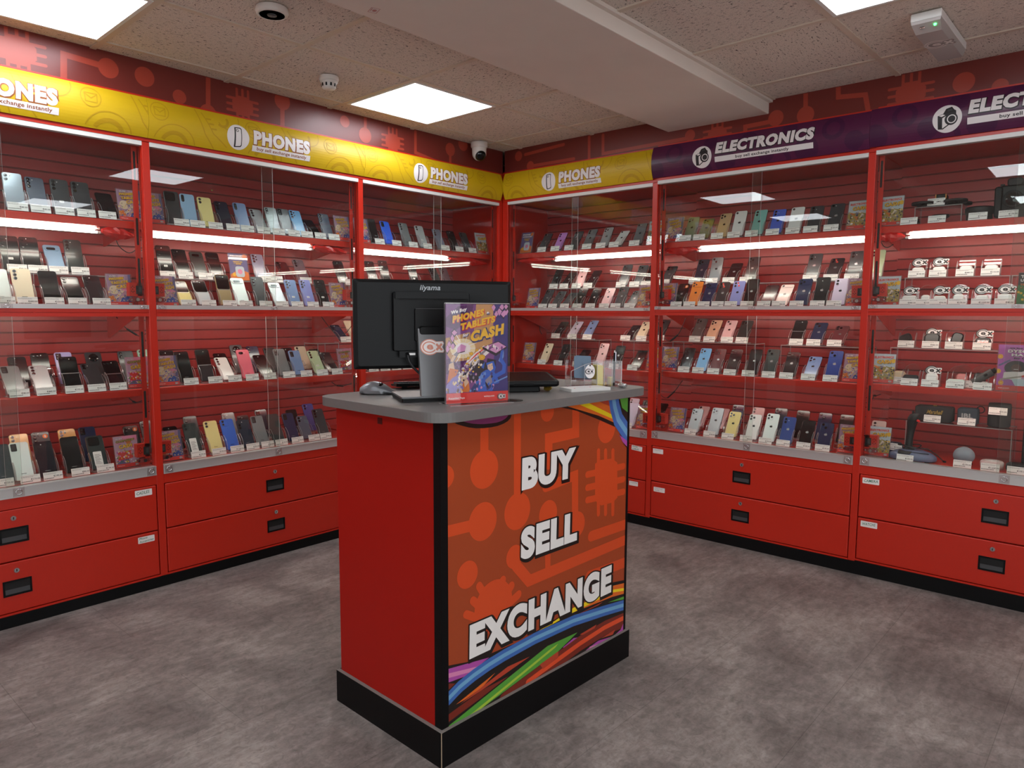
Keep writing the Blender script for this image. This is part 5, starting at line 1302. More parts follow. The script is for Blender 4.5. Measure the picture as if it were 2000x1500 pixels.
# ------------------------------------------------------------------ sales counter
GREYTOP = mat('grey_laminate_top', '#6e6c6a', .42, var=.02, vscale=60); MDF = mat('raw_board_edge', '#77716c', .8)
CT = Matrix.Translation((-2.5005, -2.0365, 0)) @ Matrix.Rotation(-.0326865, 4, 'Z')
counter = thing('sales_counter', 'freestanding red counter printed BUY SELL EXCHANGE with a grey top', 'counter'); counter.matrix_world = CT
CW, CD, PH, TB, TT = .9597, .543, .110, 1.021, 1.050
mb = MB(); mb.box(0, CW, 0, .012, 0, PH); mb.box(0, .012, .012, CD, 0, PH); mb.box(CW-.012, CW, .012, CD, 0, PH); mb.box(.012, CW-.012, CD-.012, CD, 0, PH)
mb.box(-.0004, CW+.0004, -.0004, .0125, PH-.0006, PH+.0004, 1); mb.box(-.0004, .0125, .012, CD, PH-.0006, PH+.0004, 1); mb.box(-.0009, .0009, -.0009, .0009, 0, PH+.0002, 2); mb.box(CW-.0126, CW+.0004, .012, CD, PH-.0006, PH+.0004, 1)
mb.obj('plinth', [BLACK, MDF, mat('chipped_edge', '#b9a58c', .8)], counter)
MB().box(.013, CW-.013, .0135, CD-.013, .02, TB).obj('core', BLACK, counter)
MB().box(.0120, .0132, .042, CD-.012, PH+.0005, TB).obj('left_panel', REDSIDE, counter)
MB().box(CW-.0132, CW-.012, .042, CD-.012, PH+.0005, TB).obj('right_panel', REDSIDE, counter)
mb = MB(); mb.box(.0113, .0385, .0113, .0135, PH+.0005, TB); mb.box(.0113, .0135, .0135, .042, PH+.0005, TB); mb.obj('corner_strip', BLACK, counter)
mb = MB(); mb.box(.934, CW-.0113, .0113, .0135, PH+.0005, TB); mb.box(CW-.0135, CW-.0113, .0135, .042, PH+.0005, TB); mb.obj('corner_strip', BLACK, counter)
CART = [
('c','O',(185,859,59)),
('l','O',34,[(185,1024),(185,885)]),
('l','O',32,[(329,1029),(331,745)]),
('c','O',(332,701,60)),
('c','O',(179,700,59)),
('l','O',35,[(31,701),(147,697)]),
('c','O',(29,861,34)),
('l','O',38,[(622,1012),(624,918),(481,915),(482,830)]),
('c','O',(473,1005,33)),
('c','O',(803,911,53)),
('l','O',35,[(469,755),(623,768),(627,602)]),
('c','O',(636,592,46)),
('c','O',(482,662,46)),
('p','O',[(737,792),(769,801),(840,796),(874,776),(879,642),(850,630),(778,632),(741,657)]),
('l','O',19,[(756,836),(762,604)]),
('l','O',19,[(799,830),(806,596)]),
('l','O',19,[(845,824),(852,586)]),
('l','O',24,[(693,760),(915,756)]),
('l','O',24,[(694,713),(916,706)]),
('l','O',24,[(695,668),(918,658)]),
('c','O',(319,556,38)),
('l','O',39,[(326,526),(389,458),(935,467)]),
('l','O',27,[(483,464),(481,549)]),
('l','O',39,[(721,531),(933,528)]),
('l','O',40,[(711,386),(938,379)]),
('c','O',(115,552,42)),
('c','O',(226,422,83)),
('l','O',26,[(163,504),(192,459)]),
('l','O',28,[(266,494),(239,460)]),
('l','O',29,[(305,464),(274,435)]),
('l','O',29,[(338,426),(295,409)]),
('l','O',26,[(137,466),(173,431)]),
('l','O',25,[(109,432),(147,410)]),
('p','K',[(35,299),(127,279),(219,273),(346,267),(540,286),(713,294),(864,321),(941,309),(948,95),(34,98)]),
('p','D',[(35,245),(65,233),(34,223)]),
('p','M',[(35,289),(206,263),(108,240),(35,247)]),
('p','N',[(35,275),(163,251),(130,245),(35,261)]),
('p','O2',[(368,268),(476,268),(625,278),(855,309),(941,297),(942,255),(856,266),(625,278),(484,266)]),
('p','Y',[(437,272),(524,280),(625,295),(855,294),(942,277),(942,266),(856,283),(625,278),(524,272)]),
('l','B',40,[(28,193),(83,216),(140,230),(206,240),(274,246),(421,252),(626,247),(809,227),(949,209)]),
('l','L',14,[(28,193),(83,216),(140,230),(206,240),(274,246),(421,252),(626,247),(809,227),(949,209)]),
('p','O2',[(68,167),(146,184),(233,203),(179,179),(108,168)]),
('p','R',[(83,161),(289,202),(395,198),(275,182),(173,169)]),
('p','D',[(34,148),(173,169),(296,169),(173,146),(34,124)]),
('p','G',[(34,112),(485,203),(649,197),(542,164),(89,98),(34,103)]),
('p','H',[(77,101),(501,187),(542,192),(526,183),(173,111),(102,97)]),
('p','M',[(567,169),(627,183),(655,176),(595,159)]),
('l','D',58,[(275,94),(462,122),(663,150),(811,158),(951,149)]),
('l','R2',18,[(385,114),(462,125),(663,150),(811,161),(951,159)]),
('p','R',[(662,184),(762,189),(749,179),(680,177)]),
('p','R',[(446,152),(542,164),(543,141),(462,130)]),
('p','M',[(700,113),(774,123),(871,108),(916,118),(936,139),(947,136),(948,101),(718,104)]),
('p','N',[(722,118),(793,108),(774,103),(718,113)]),
('p','R',[(793,126),(880,131),(866,116)]),
('p','G',[(832,252),(943,245),(943,232)]),
('p','R',[(643,263),(798,264),(770,260)]),
('p','K',[(528,1016),(695,1026),(941,1006),(948,812),(912,841),(870,906),(751,950),(627,993)]),
('p','O2',[(576,1013),(643,1031),(786,1019),(834,981),(857,925),(751,964)]),
('p','Y',[(644,1012),(696,1013),(837,958),(841,942)]),
('p','R',[(731,1023),(814,1016),(824,990),(786,1002)]),
('l','B',60,[(840,1025),(851,985),(874,937),(946,868)]),
('l','L',21,[(840,1025),(851,985),(874,937),(946,868)]),
('p','G',[(881,1016),(941,1011),(943,953),(897,978)]),
('p','M',[(884,878),(947,842),(948,818),(904,850)]),
('p','K',[(301,1012),(297,1002),(285,994),(266,988),(241,984),(213,983),(182,984),(150,987),(121,993),(94,1001),(72,1009),(56,1019),(45,1029),(42,1038)]),
('p','P',[(288,1016),(284,1009),(274,1003),(258,998),(237,995),(212,995),(186,996),(159,999),(133,1003),(111,1009),(91,1016),(77,1023),(68,1031),(65,1038)]),
]
CCOL = {'base': '#a24320', 'O': '#d24b21', 'K': '#1c1512', 'M': '#b04ea4', 'N': '#dc86b4', 'O2': '#e06a22', 'Y': '#f2d51e', 'B': '#3f6cb4', 'L': '#6ea6cf', 'R': '#b8422a', 'R2': '#e2512a', 'D': '#7c2a1c', 'G': '#55a03a', 'H': '#a8c840', 'P': '#7c3360', 'W': '#eceae6'}
CI = {k: i for i, k in enumerate(CCOL)}; CM = [mat('counter_print_'+k.lower(), v, .36) for k, v in CCOL.items()]
A = Art(clip=(.0385, .934, PH+.0006, TB))
for k, c_, *q in CART:
    if k == 'p': A.poly([(a/1000, b/1000) for a, b in q[0]], CI[c_])
    elif k == 'c': A.circ(q[0][0]/1000, q[0][1]/1000, q[0][2]/1000, CI[c_], n=36)
    else: A.line([(a/1000, b/1000) for a, b in q[1]], q[0]/1000, CI[c_])
for st, x, y, h_, w_ in (('BUY', .350, .764, .104, .274), ('SELL', .347, .536, .104, .290), ('EXCHANGE', .121, .287, .106, .728)):
    A.text(st, x, y, h_, [(.125, CI['K'], .004, -.005), (.105, CI['K'], 0, 0), (.066, CI['W'], 0, 0)], width=w_, res=6, shear=.02)
mb = MB(); mb.box(.0385, .934, .0118, .0134, PH+.0006, TB, 0); A.emit(mb, lambda u, v, o: (u, .0118-o, v), 1.5e-5); mb.obj('printed_front', CM, counter)
mb = MB(); mb.prism(rrect(-.03, 1.03, -.030, .60, .075, 10), TB, TT); mb.obj('worktop', GREYTOP, counter, bevel=.0012)
mb = MB(); mb.lathe([(.0, .0006), (.024, .0006), (.026, .0016), (.031, .0016), (.0315, 0)], 28, 0, True, (.345, .045, TT)); mb.obj('cable_grommet', BLKP, counter)
MB().box(.0108, .0121, .281, .304, .984, 1.004).obj('tape_piece', mat('dark_red_tape', '#4a0d0a', .4), counter)
TOPZ = 1.0503

# ---- monitor seen from behind
t = thing('computer_monitor', 'black computer monitor seen from behind on a grey stand', 'monitor', (-2.306, -1.779, TOPZ), RAD(-29))
SILV = mat('dark_silver_plastic', '#77787a', .38, metal=.5)
mb = MB(); mb.loft([[(x, y, .001) for x, y in rrect(-.105, .105, -.085, .09, .006, 3)], [(x, y, .013) for x, y in rrect(-.105, .105, -.085, .09, .006, 3)]], 1, False); mb.box(-.106, .106, -.086, .091, .013, .0175, 0); mb.obj('foot_plate', [SILV, BLKP], t, bevel=.001)
mb = MB(); mb.loft([[(-.042, -.075, .0176), (.042, -.075, .0176), (.042, -.052, .0176), (-.042, -.052, .0176)], [(-.045, -.040, .225), (.045, -.040, .225), (.045, -.020, .225), (-.045, -.020, .225)]], 0, False); col_ = mb.obj('stand_column', SILV, t)
A = Art(); cex_logo(A, -.010, .168, .050, 1, 0, None, .5); mb = MB(); A.emit(mb, lambda u, v, o: (u, -.075+.035*(v-.0176)/.2074-.0004-o, v), 8e-5); mb.obj('oval_sticker', [FLAT['SW'], mat('sticker_orange_line', '#d8907c', .5), FLAT['SR']], col_)
mb = MB(); rounded_box(mb, -.040, .045, -.044, -.012, .205, .232, .008); mb.obj('hinge', BLKP, t)
mb = MB(); x0, x1, z0, z1 = -.236, .276, .099, .377
mb.loft([[(x, .018, z) for x, z in rrect(x0, x1, z0, z1, .004, 3)], [(x, .004, z) for x, z in rrect(x0, x1, z0, z1, .004, 3)], [(x, -.003, z) for x, z in rrect(x0+.012, x1-.012, z0+.010, z1-.010, .008, 3)]], 0, False); sc_ = mb.obj('screen_housing', BLKP, t)
mb = MB(); mb.box(x0+.008, x1-.008, .0181, .0186, z0+.012, z1-.008); mb.obj('display_panel', BLKG, t)
mb = MB(); rounded_box(mb, -.118, .128, -.022, -.002, .155, .338, .006, 0, 3); mb.box(-.112, .122, -.030, -.018, .318, .338, 0); mb.box(-.10, .11, -.0225, -.0218, .3135, .318, 1); mb.obj('rear_cover', [BLKP, SLOTB], t)
mb = MB(); rounded_box(mb, -.052, .085, -.030, -.020, .185, .288, .005, 0, 3); mb.box(-.05, .083, -.0304, -.0296, .2865, .2880, 1); mb.obj('vesa_plate', [BLKP, DARKP], t)
A = Art(); A.text('iiyama', -.030, .3455, .0165, [(.02, 0, 0, 0)], width=.066, shear=.22, res=3); mb = MB(); A.emit(mb, lambda u, v, o: (u, -.0034-o, v), 8e-5, 2e-4); mb.obj('logo', mat('logo_grey', '#8f9193', .3, metal=.4), sc_)
mb = MB(); mb.box(-.096, -.084, -.0225, -.0215, .157, .160, 1); mb.box(-.100, -.040, -.0225, -.0215, .135, .155, 1); mb.box(-.070, -.050, -.024, -.0215, .142, .149, 0); mb.cyl((-.075, -.03, .143), (-.075, -.022, .146), .006, n=10, mi=1); mb.obj('ports', [ALU, BLKP], t)
mb = MB(); mb.tube([(-.075, -.030, .143), (-.072, -.034, .125), (-.062, -.036, .108), (-.045, -.035, .090), (-.028, -.030, .078), (-.01, -.02, .07), (.0, .0, .06)], .0042, 8); mb.obj('video_cable', CORD, t)

# ---- mouse, keyboard
t = thing('ergonomic_mouse', 'silver ergonomic mouse on the left of the counter top', 'computer mouse', (-2.335, -1.548, TOPZ), RAD(-52))
secs = []
for i in range(11):
    u = i/10; x = -.056+.116*u; hgt = .044*(sin(pi*min(1, (u*.86+.10)))**.8)*(1-.30*u)+.004; wd = .030*(sin(pi*(.14+.74*u))**.6)
    secs.append([(x, wd*cos(a)*(1 if sin(a) > 0 else 1.1)-.004*sin(a), max(.0012, hgt*max(0, sin(a))**.75)+.0012) for a in [2*pi*k/20 for k in range(20)]])
mb = MB(); mb.loft(secs, 0, True); mb.obj('shell', mat('silver_mouse_plastic', '#8d9095', .32, metal=.5), t)
mb = MB(); mb.prism(rrect(-.055, .058, -.030, .030, .025, 6), 0, .003); mb.obj('base', BLKP, t)
mb = MB(); mb.lathe([(.013, -.004), (.0125, .002), (.008, .0055), (0, .0065)], 18, 0, True); b = mb.obj('thumb_scoop', BLKG, t); b.location = (.012, -.014, .031); b.rotation_euler = (RAD(35), 0, 0)
mb = MB(); mb.lathe([(.016, -.003), (.0155, .0), (.010, .003), (0, .004)], 20, 0, True); b = mb.obj('button_panel', mat('mouse_light_panel', '#a6a9ad', .25, metal=.4), t); b.location = (-.018, -.018, .026); b.rotation_euler = (RAD(48), RAD(-10), 0); b.scale = (1.25, .8, 1)
mb = MB(); mb.tube([(.058, -.002, .006), (.075, -.004, .003), (.10, .002, .0025), (.13, .012, .0025)], .002, 6); mb.obj('mouse_cord', CORD, t)
t = thing('keyboard', 'black keyboard half hidden behind the monitor stand', 'keyboard', (-2.050, -1.520, TOPZ), RAD(-29))
mb = MB(); mb.loft([[(-.15, -.055, .010), (.15, -.055, .010), (.15, .055, .004), (-.15, .055, .004)], [(-.15, -.057, .022), (.15, -.057, .022), (.15, .057, .011), (-.15, .057, .011)]], 0, False); mb.obj('base', BLKP, t, bevel=.0015)
mb = MB()
for r_ in range(5):
    for c_ in range(15): x = -.142+c_*.019; y = -.048+r_*.0195; z = .0225-(r_*.0195)*.105; mb.box(x, x+.0165, y, y+.0165, z-.002, z+.004)
mb.obj('keys', DARKP, t)
for sx in (-.12, .12): MB().box(sx-.01, sx+.01, -.05, -.044, 0, .0105).obj('folding_foot', BLKP, t)

# ---- poster in its clear upright holder
pa = math.atan2(-2.0041+1.9366, -2.1879+2.3806)
t = thing('poster_holder', 'clear upright poster holder standing on the counter in front of the monitor', 'poster holder', (-2.2842, -1.9704, TOPZ), pa)
mb = MB()
for y0, y1 in ((-.0100, -.0080), (.0020, .0045)): mb.pane(-.1065, .1065, y0, y1, .0005, .303, 0, 1)
mb.pane(-.1065, .1065, -.0080, .0020, .302, .3045, 0, 1); mb.obj('sleeve', [ACR, ACREDGE], t)
MB().pane(-.1065, .1065, -.040, .046, .0, .0022, 0, 1).obj('base_plate', [ACR, ACREDGE], t)
PC = {'purple': '#7d4488', 'plum': '#5b2a63', 'tan': '#c99a62', 'glow': '#efe0ae', 'indigo': '#37307a', 'dark': '#1d1626', 'orange': '#d87a2c', 'lilac': '#8c80c8', 'blue': '#2a62c8', 'sky': '#6d9ad8', 'skin': '#e3c6a6', 'pink': '#d79ac8', 'white': '#f1eeea', 'yellow': '#eec02c', 'gold': '#d79a28', 'red': '#df3a33', 'navy': '#243a78', 'brown': '#6a3a28', 'grey': '#8d8796'}
PI_ = {k: i for i, k in enumerate(PC)}; PM = [mat('poster_'+k, v, .5) for k, v in PC.items()]
A = Art(clip=(0, 1, 0, 1)); c = PI_; rnd = random.Random(5); Q = lambda col, *p: A.poly([(x, y) for x, y in p], c[col])
Q('purple', (0, 0), (1, 0), (1, 1), (0, 1)); Q('tan', (.48, 1), (.76, 1), (.74, .55), (.42, .40), (.44, .7)); Q('plum', (0, .30), (.42, .30), (.40, .40), (.16, .50), (0, .44)); Q('indigo', (.76, 1), (1, 1), (1, .1), (.70, .1), (.78, .5)); Q('dark', (.38, .20), (.60, .24), (.70, .38), (.56, .44), (.34, .36)); Q('plum', (0, .86), (.20, .98), (.44, 1), (.40, .86), (.16, .74), (0, .78)); Q('tan', (0, .66), (.38, .72), (.44, .58), (.40, .44), (.10, .42), (0, .52))
A.circ(.27, .555, .20, c['glow'], ry=.10); A.circ(.27, .555, .12, c['white'], ry=.06)
for k in range(16): a = 2*pi*k/16; A.line([(.27+.10*cos(a), .555+.07*sin(a)), (.27+(.19+.05*(k % 3))*cos(a), .555+(.125+.03*(k % 2))*sin(a))], .008, c['white'], caps=False)
Q('grey', (.06, .40), (.13, .50), (.20, .54), (.20, .50), (.11, .40)); Q('skin', (.07, .43), (.12, .49), (.16, .48), (.11, .42)); Q('pink', (.18, .51), (.30, .53), (.32, .58), (.24, .60), (.18, .56)); Q('dark', (.18, .51), (.30, .53), (.30, .522), (.19, .503))
Q('skin', (.04, .34), (.14, .34), (.12, .42), (.05, .40)); Q('orange', (.02, .21), (.15, .27), (.20, .34), (.06, .36)); Q('lilac', (0, .11), (.24, .11), (.28, .20), (.22, .30), (.10, .26), (0, .18)); Q('skin', (.24, .20), (.34, .26), (.36, .30), (.24, .31)); Q('orange', (.24, .11), (.38, .11), (.36, .22), (.28, .24)); Q('skin', (.30, .16), (.36, .21), (.33, .25), (.28, .22))
# stream of notes out of the tablet
Q('white', (.20, .28), (.30, .26), (.52, .42), (.76, .54), (.60, .58), (.34, .44)); Q('grey', (.26, .30), (.50, .44), (.66, .535), (.64, .55), (.46, .46)); Q('red', (.30, .38), (.50, .49), (.62, .545), (.61, .555), (.48, .50)); Q('dark', (.24, .27), (.33, .30), (.45, .40), (.43, .41))
for k in range(60): x = .18+.4*rnd.random(); y = .24+.9*(x-.18)*.62+.14*(rnd.random()-.5); A.poly(rndpoly(rnd, x, y, .018, 5), c[rnd.choice(['white', 'white', 'dark', 'grey', 'yellow', 'glow'])])
Q('dark', (.58, .565), (.84, .625), (.985, .565), (.985, .55), (.80, .47), (.585, .545)); Q('pink', (.60, .565), (.84, .615), (.97, .565), (.80, .50)); 
for k in range(16): x = .66+.24*rnd.random(); A.poly(rndpoly(rnd, x, .56+.03*(rnd.random()-.5), .025, 5), c[rnd.choice(['white', 'purple', 'dark', 'pink'])])
for x, y, r_ in ((.40, .50, .030), (.49, .535, .022), (.56, .552, .022), (.35, .455, .024), (.57, .46, .05), (.46, .43, .018), (.33, .40, .02), (.52, .36, .015), (.26, .335, .015)): A.circ(x, y, r_*1.12, c['brown'], ry=r_*.62); A.circ(x, y, r_, c['yellow'], ry=r_*.55); A.ring(x, y, r_*.7, r_*.18, c['gold'], ry=r_*.38)
# figure in blue armour
Q('sky', (.84, .42), (.90, .50), (.93, .52), (.93, .46), (.88, .40)); Q('blue', (.88, .52), (.93, .54), (.90, .45), (.97, .38), (.96, .29), (.80, .24), (.78, .28), (.90, .32), (.91, .37), (.86, .42)); Q('blue', (.36, .11), (.80, .11), (.86, .20), (.78, .30), (.66, .34), (.56, .30), (.50, .22)); Q('sky', (.50, .22), (.58, .31), (.62, .30), (.56, .20)); Q('dark', (.62, .20), (.70, .23), (.72, .15), (.66, .12)); Q('grey', (.62, .22), (.72, .28), (.74, .20), (.68, .16)); Q('navy', (.36, .11), (.46, .20), (.52, .20), (.50, .11)); Q('blue', (.56, .36), (.62, .42), (.60, .34)); Q('dark', (.62, .33), (.80, .33), (.80, .43), (.66, .45)); Q('blue', (.64, .40), (.76, .42), (.80, .35), (.77, .30), (.68, .30), (.66, .35)); Q('skin', (.66, .38), (.74, .40), (.755, .34), (.71, .315), (.665, .34)); Q('dark', (.675, .368), (.695, .372), (.695, .365)); Q('dark', (.72, .376), (.74, .380), (.74, .372)); Q('red', (.70, .338), (.725, .34), (.715, .334))
for k in range(46): A.poly(rndpoly(rnd, .38+.5*rnd.random(), .115+.20*rnd.random(), .022, 5), c[rnd.choice(['blue', 'sky', 'navy', 'pink', 'grey', 'blue', 'dark', 'indigo'])])
for k in range(26): A.poly(rndpoly(rnd, .01+.25*rnd.random(), .11+.12*rnd.random(), .022, 5), c[rnd.choice(['lilac', 'glow', 'brown', 'skin', 'lilac'])])
for k in range(30): A.circ(.14+.26*rnd.random(), .30+.12*rnd.random(), .012, c['purple'], ry=.008, n=8)
Q('sky', (.76, .20), (.99, .26), (.99, .245), (.78, .19)); Q('indigo', (.74, .11), (1, .11), (1, .20), (.78, .18))
for x, y in ((.13, .715), (.10, .66), (.05, .60), (.11, .585), (.02, .55), (.85, .93), (.80, .90), (.92, .90), (.97, .93), (.90, .97), (.76, .97), (.96, .98)): A.poly(rndpoly(rnd, x, y, .055, 4), c['dark']); A.poly(rndpoly(rnd, x, y, .048, 4), c['pink'])
TT_ = lambda s, u, v, hh, wd, fg, ol, o1=.11: A.text(s, u, v, hh, [(o1, c[ol], .009, -.006), (.062, c[fg], 0, 0)], width=wd, rot=0.0, res=3)
def slant(s, u, v, hh, wd, fg, ol, k=.16, o1=.10):
    n0 = len(A.t); TT_(s, u, v, hh, wd, fg, ol, o1)
    for i in range(n0, len(A.t)):
        a, b, d, mi, L_ = A.t[i]; A.t[i] = tuple((p[0]+(p[1]-v)*.10, p[1]+(p[0]-u)*k) for p in (a, b, d))+(mi, L_)
A.clip = None
slant('We Buy', .075, .895, .036, .25, 'white', 'navy'); slant('PHONES', .10, .812, .070, .50, 'yellow', 'red', .15, .092); slant('&', .635, .890, .034, .06, 'white', 'navy', .1); slant('TABLETS', .22, .735, .070, .56, 'yellow', 'red', .15, .092); slant('for', .26, .668, .034, .09, 'white', 'navy'); slant('CASH', .38, .615, .112, .54, 'yellow', 'navy', .15, .125)
A.clip = (0, 1, 0, 1); Q('red', (0, 0), (1, 0), (1, .105), (0, .105)); A.clip = None
A.text('Recycling Pays', .04, .045, .020, [(.03, c['white'], 0, 0)], width=.25, res=2); A.text('webuy.com', .60, .050, .019, [(.02, c['white'], 0, 0)], width=.17, res=2)
mb = MB(); pw, ph = .210, .297; mb.box(-pw/2, pw/2, -.0022, -.0012, .0035, .0035+ph, PI_['white'])
A.emit(mb, lambda u, v, o: ((u-.5)*pw, -.0022-o, .0035+v*ph), 8e-6, 2e-5)
B_ = Art(); cex_logo(B_, .078, .0182, .019, PI_['dark'], PI_['white']); B_.emit(mb, lambda u, v, o: (u, -.0070-o, v), 1e-5, 1e-5)
o = mb.obj('poster', PM); o.location = (-2.2842, -1.9704, TOPZ); o.rotation_euler = (0, 0, pa); tag(o, 'purple We Buy PHONES & TABLETS for CASH poster in the upright holder on the counter', 'poster')

# ---- tablet terminal
t = thing('tablet_terminal', 'black tablet on a low stand lying nearly flat beside the poster', 'tablet', (-1.925, -1.835, TOPZ), RAD(-36))
mb = MB(); mb.loft([[(x, y, 0) for x, y in rrect(-.07, .065, -.035, .06, .006, 3)], [(x, y, .030) for x, y in rrect(-.066, .062, -.032, .055, .006, 3)]], 0, False); mb.obj('stand', BLKP, t, bevel=.0015)
mb = MB(); mb.M = Matrix.Translation((0, .01, .036)) @ Matrix.Rotation(RAD(7), 4, 'X'); mb.loft([[(x, y, z) for x, y in rrect(-.125+i, .125-i, -.085+i, .085-i, .016, 5)] for i, z in ((.003, -.006), (0, -.002), (0, .010), (.004, .014))], 0, True); mb.box(-.04, .03, -.0862, -.0845, .0, .008, 0); mb.obj('case', BLKP, t)
mb = MB(); mb.M = Matrix.Translation((0, .01, .036)) @ Matrix.Rotation(RAD(7), 4, 'X'); mb.prism(rrect(-.112, .112, -.073, .073, .006, 4), .0138, .0143); mb.obj('screen', mat('dark_screen', '#1c1819', .12), t)

# ---- desk organiser with contents, pad, wrappers
oa = math.atan2(-2.0263+1.9061, -1.5637+1.7203); OM = Matrix.Translation((-1.7203, -1.9061, TOPZ)) @ Matrix.Rotation(oa, 4, 'Z')
def onO(o, lab, cat, p=(0, 0, 0), rx=(0, 0, 0)): o.matrix_world = OM @ Matrix.Translation(p) @ Matrix.Rotation(rx[2], 4, 'Z') @ Matrix.Rotation(rx[0], 4, 'X') @ Matrix.Rotation(rx[1], 4, 'Y'); return tag(o, lab, cat)
mb = MB(); lw, ld = .1975, .085
mb.pane(0, lw, 0, ld, 0, .0025, 0, 1); mb.pane(0, lw, ld-.0025, ld, .0025, .098, 0, 1); mb.pane(lw-.0025, lw, .0025, ld-.0025, .0025, .098, 0, 1)
for x, h0, h1 in ((0, .036, .070), (.052, .070, .090), (.100, .098, .098), (.128, .098, .098), (.158, .098, .098)):
    mb.add([(x, .0, .0025), (x, ld-.003, .0025), (x, ld-.003, .098 if x > .05 else .090), (x, 0, .098 if x > .09 else (.062 if x < .05 else .085))], [(0, 1, 2, 3)], 0); mb.tube([(x, 0, .0025), (x, 0, .098 if x > .09 else (.062 if x < .05 else .085))], .0012, 6, 1)
mb.pane(.100, lw, 0, .0025, .0025, .098, 0, 1); mb.pane(0, .100, 0, .0025, .0025, .030, 0, 1); mb.pane(0, .100, .0025, ld-.003, .028, .030, 0, 1); mb.tube([(0, 0, .062), (.052, 0, .085), (.1, 0, .098)], .0012, 6, 1)
onO(mb.obj('desk_organiser', [ACR, ACREDGE]), 'clear acrylic desk organiser at the right end of the counter top', 'desk organiser')
CARDB = mat('blue_grey_card', '#5f7488', .6)
for i in range(3):
    mb = MB(); mb.prism(rrect(-.030, .030, 0, .085, .005, 3), 0, .004); onO(mb.obj('blue_card_pack', CARDB), ('front', 'middle', 'rear')[i]+' blue-grey card pack leaning in the clear organiser', 'card pack', (.050+.006*i, .030+.012*i, .0315), (RAD(74), RAD(10), RAD(-14)))
mb = MB(); mb.prism(ell(0, .03, .019, .026, 28), 0, .0006, 0); A = Art(); cex_logo(A, -.006, .03, .022, 1, 0); A.circ(0, .052, .003, 1, n=10); A.ring(0, .055, .0035, .0012, 1, n=14); A.emit(mb, lambda u, v, o_: (u, v, .0006+o_), 5e-5)
onO(mb.obj('oval_tag', [FLAT['SW'], FLAT['SK']]), 'white oval logo tag on the front of the clear organiser', 'tag', (.072, -.0006, .030), (RAD(90), 0, 0))
YP = mat('yellow_sticky_paper', '#d9cf62', .7)
MB().box(.1025, .1255, .006, .072, .003, .080).obj('yellow_note_pad', YP); o = bpy.data.objects['yellow_note_pad']; onO(o, 'tall yellow note pad standing in the clear organiser', 'note pad')
mb = MB(); mb.box(.1605, .178, .03, .06, .003, .034); onO(mb.obj('yellow_note_pad', YP), 'small crumpled yellow notes at the bottom of the organiser', 'notes')
t = thing('pen', 'black pen standing in the right compartment of the clear organiser', 'pen'); t.matrix_world = OM @ Matrix.Translation((.172, .020, .003))
MB().cyl((0, 0, 0), (.004, .006, .125), .0042, n=12).obj('barrel', BLKP, t); MB().cyl((.004, .006, .125), (.0042, .0063, .134), .0032, .002, 10).obj('button', CHROME, t); MB().box(.007, .0085, .003, .006, .09, .128).obj('clip', CHROME, t)
rnd = random.Random(3)
def crumple(n, r, flat): 
    bm = bmesh.new(); bmesh.ops.create_icosphere(bm, subdivisions=2, radius=r)
    for v in bm.verts: v.co *= .7+.55*rnd.random(); v.co.z = (v.co.z+r)*flat
    z0 = min(v.co.z for v in bm.verts)
    for v in bm.verts: v.co.z -= z0
    me = bpy.data.meshes.new(n); bm.to_mesh(me); bm.free(); return me
me = crumple('foil', .018, .55); me.materials.append(mat('silver_foil', '#d8d8d8', .25, metal=.85)); o = link('foil_wrapper', me); o.location = (-1.585, -2.045, TOPZ); tag(o, 'crumpled silver foil wrapper at the right front of the counter top', 'wrapper')
me = crumple('wrapper', .014, .8); me.materials.append(mat('gold_wrapper', '#b99a3a', .3, metal=.7)); o = link('gold_wrapper', me); o.location = (-1.868, -1.912, TOPZ); tag(o, 'small crumpled gold sweet wrapper beside the tablet stand', 'wrapper')
mb = MB(); mb.box(.135, .150, .03, .05, .003, .016); o = mb.obj('gold_sweet', mat('gold_sweet_foil', '#b08a2e', .3, metal=.7), bevel=.003); onO(o, 'gold wrapped sweet inside the middle compartment of the organiser', 'sweet')
ca = math.atan2(-1.9826+1.9981, -1.6668+1.8411)
mb = MB(); mb.prism(rrect(0, .165, 0, .085, .003, 3), 0, .011); o = mb.obj('white_card_box', WHITEP, bevel=.001); o.location = (-1.842, -1.999, TOPZ); o.rotation_euler = (0, 0, RAD(-22)); tag(o, 'flat white card box in front of the clear organiser', 'card box')
m2 = MB(); m2.lathe([(.0028, .0112), (.0028, .0118), (0, .0118)], 10, 0, True, (.02, .012, 0)); m2.lathe([(.0028, .0112), (.0028, .0118), (0, .0118)], 10, 0, True, (.10, .035, 0)); m2.obj('red_dots', STICKR, o)

# ------------------------------------------------------------------ devices on the ceiling
CW_ = mat('ceiling_device_white', '#d6cdc6', .45)
t = thing('smoke_detector', 'white slotted smoke detector on the ceiling between the two left light panels', 'smoke detector', (-1.7496, -.4566, H)); t.rotation_euler = (pi, 0, 0)
MB().lathe([(.046, .0), (.047, .012), (.044, .020), (.040, .022)], 28).obj('base', CW_, t)
MB().lathe([(.040, .022), (.042, .026), (.036, .034), (.0335, .048), (.030, .056), (0, .057)], 28).obj('cap', CW_, t)
mb = MB()
for k in range(10): a = 2*pi*k/10; mb.M = Matrix.Rotation(a, 4, 'Z'); mb.box(.0335, .0362, -.004, .004, .034, .048)
mb.obj('vent_slots', SLOTB, t)
t = thing('sounder_beacon', 'white round beacon with mirrored ring at the top edge of the ceiling', 'beacon', (-2.343, -.962, H)); t.rotation_euler = (pi, 0, 0)
MB().lathe([(.058, 0), (.060, .014), (.057, .022), (.050, .026), (.046, .0245)], 32).obj('housing', CW_, t)
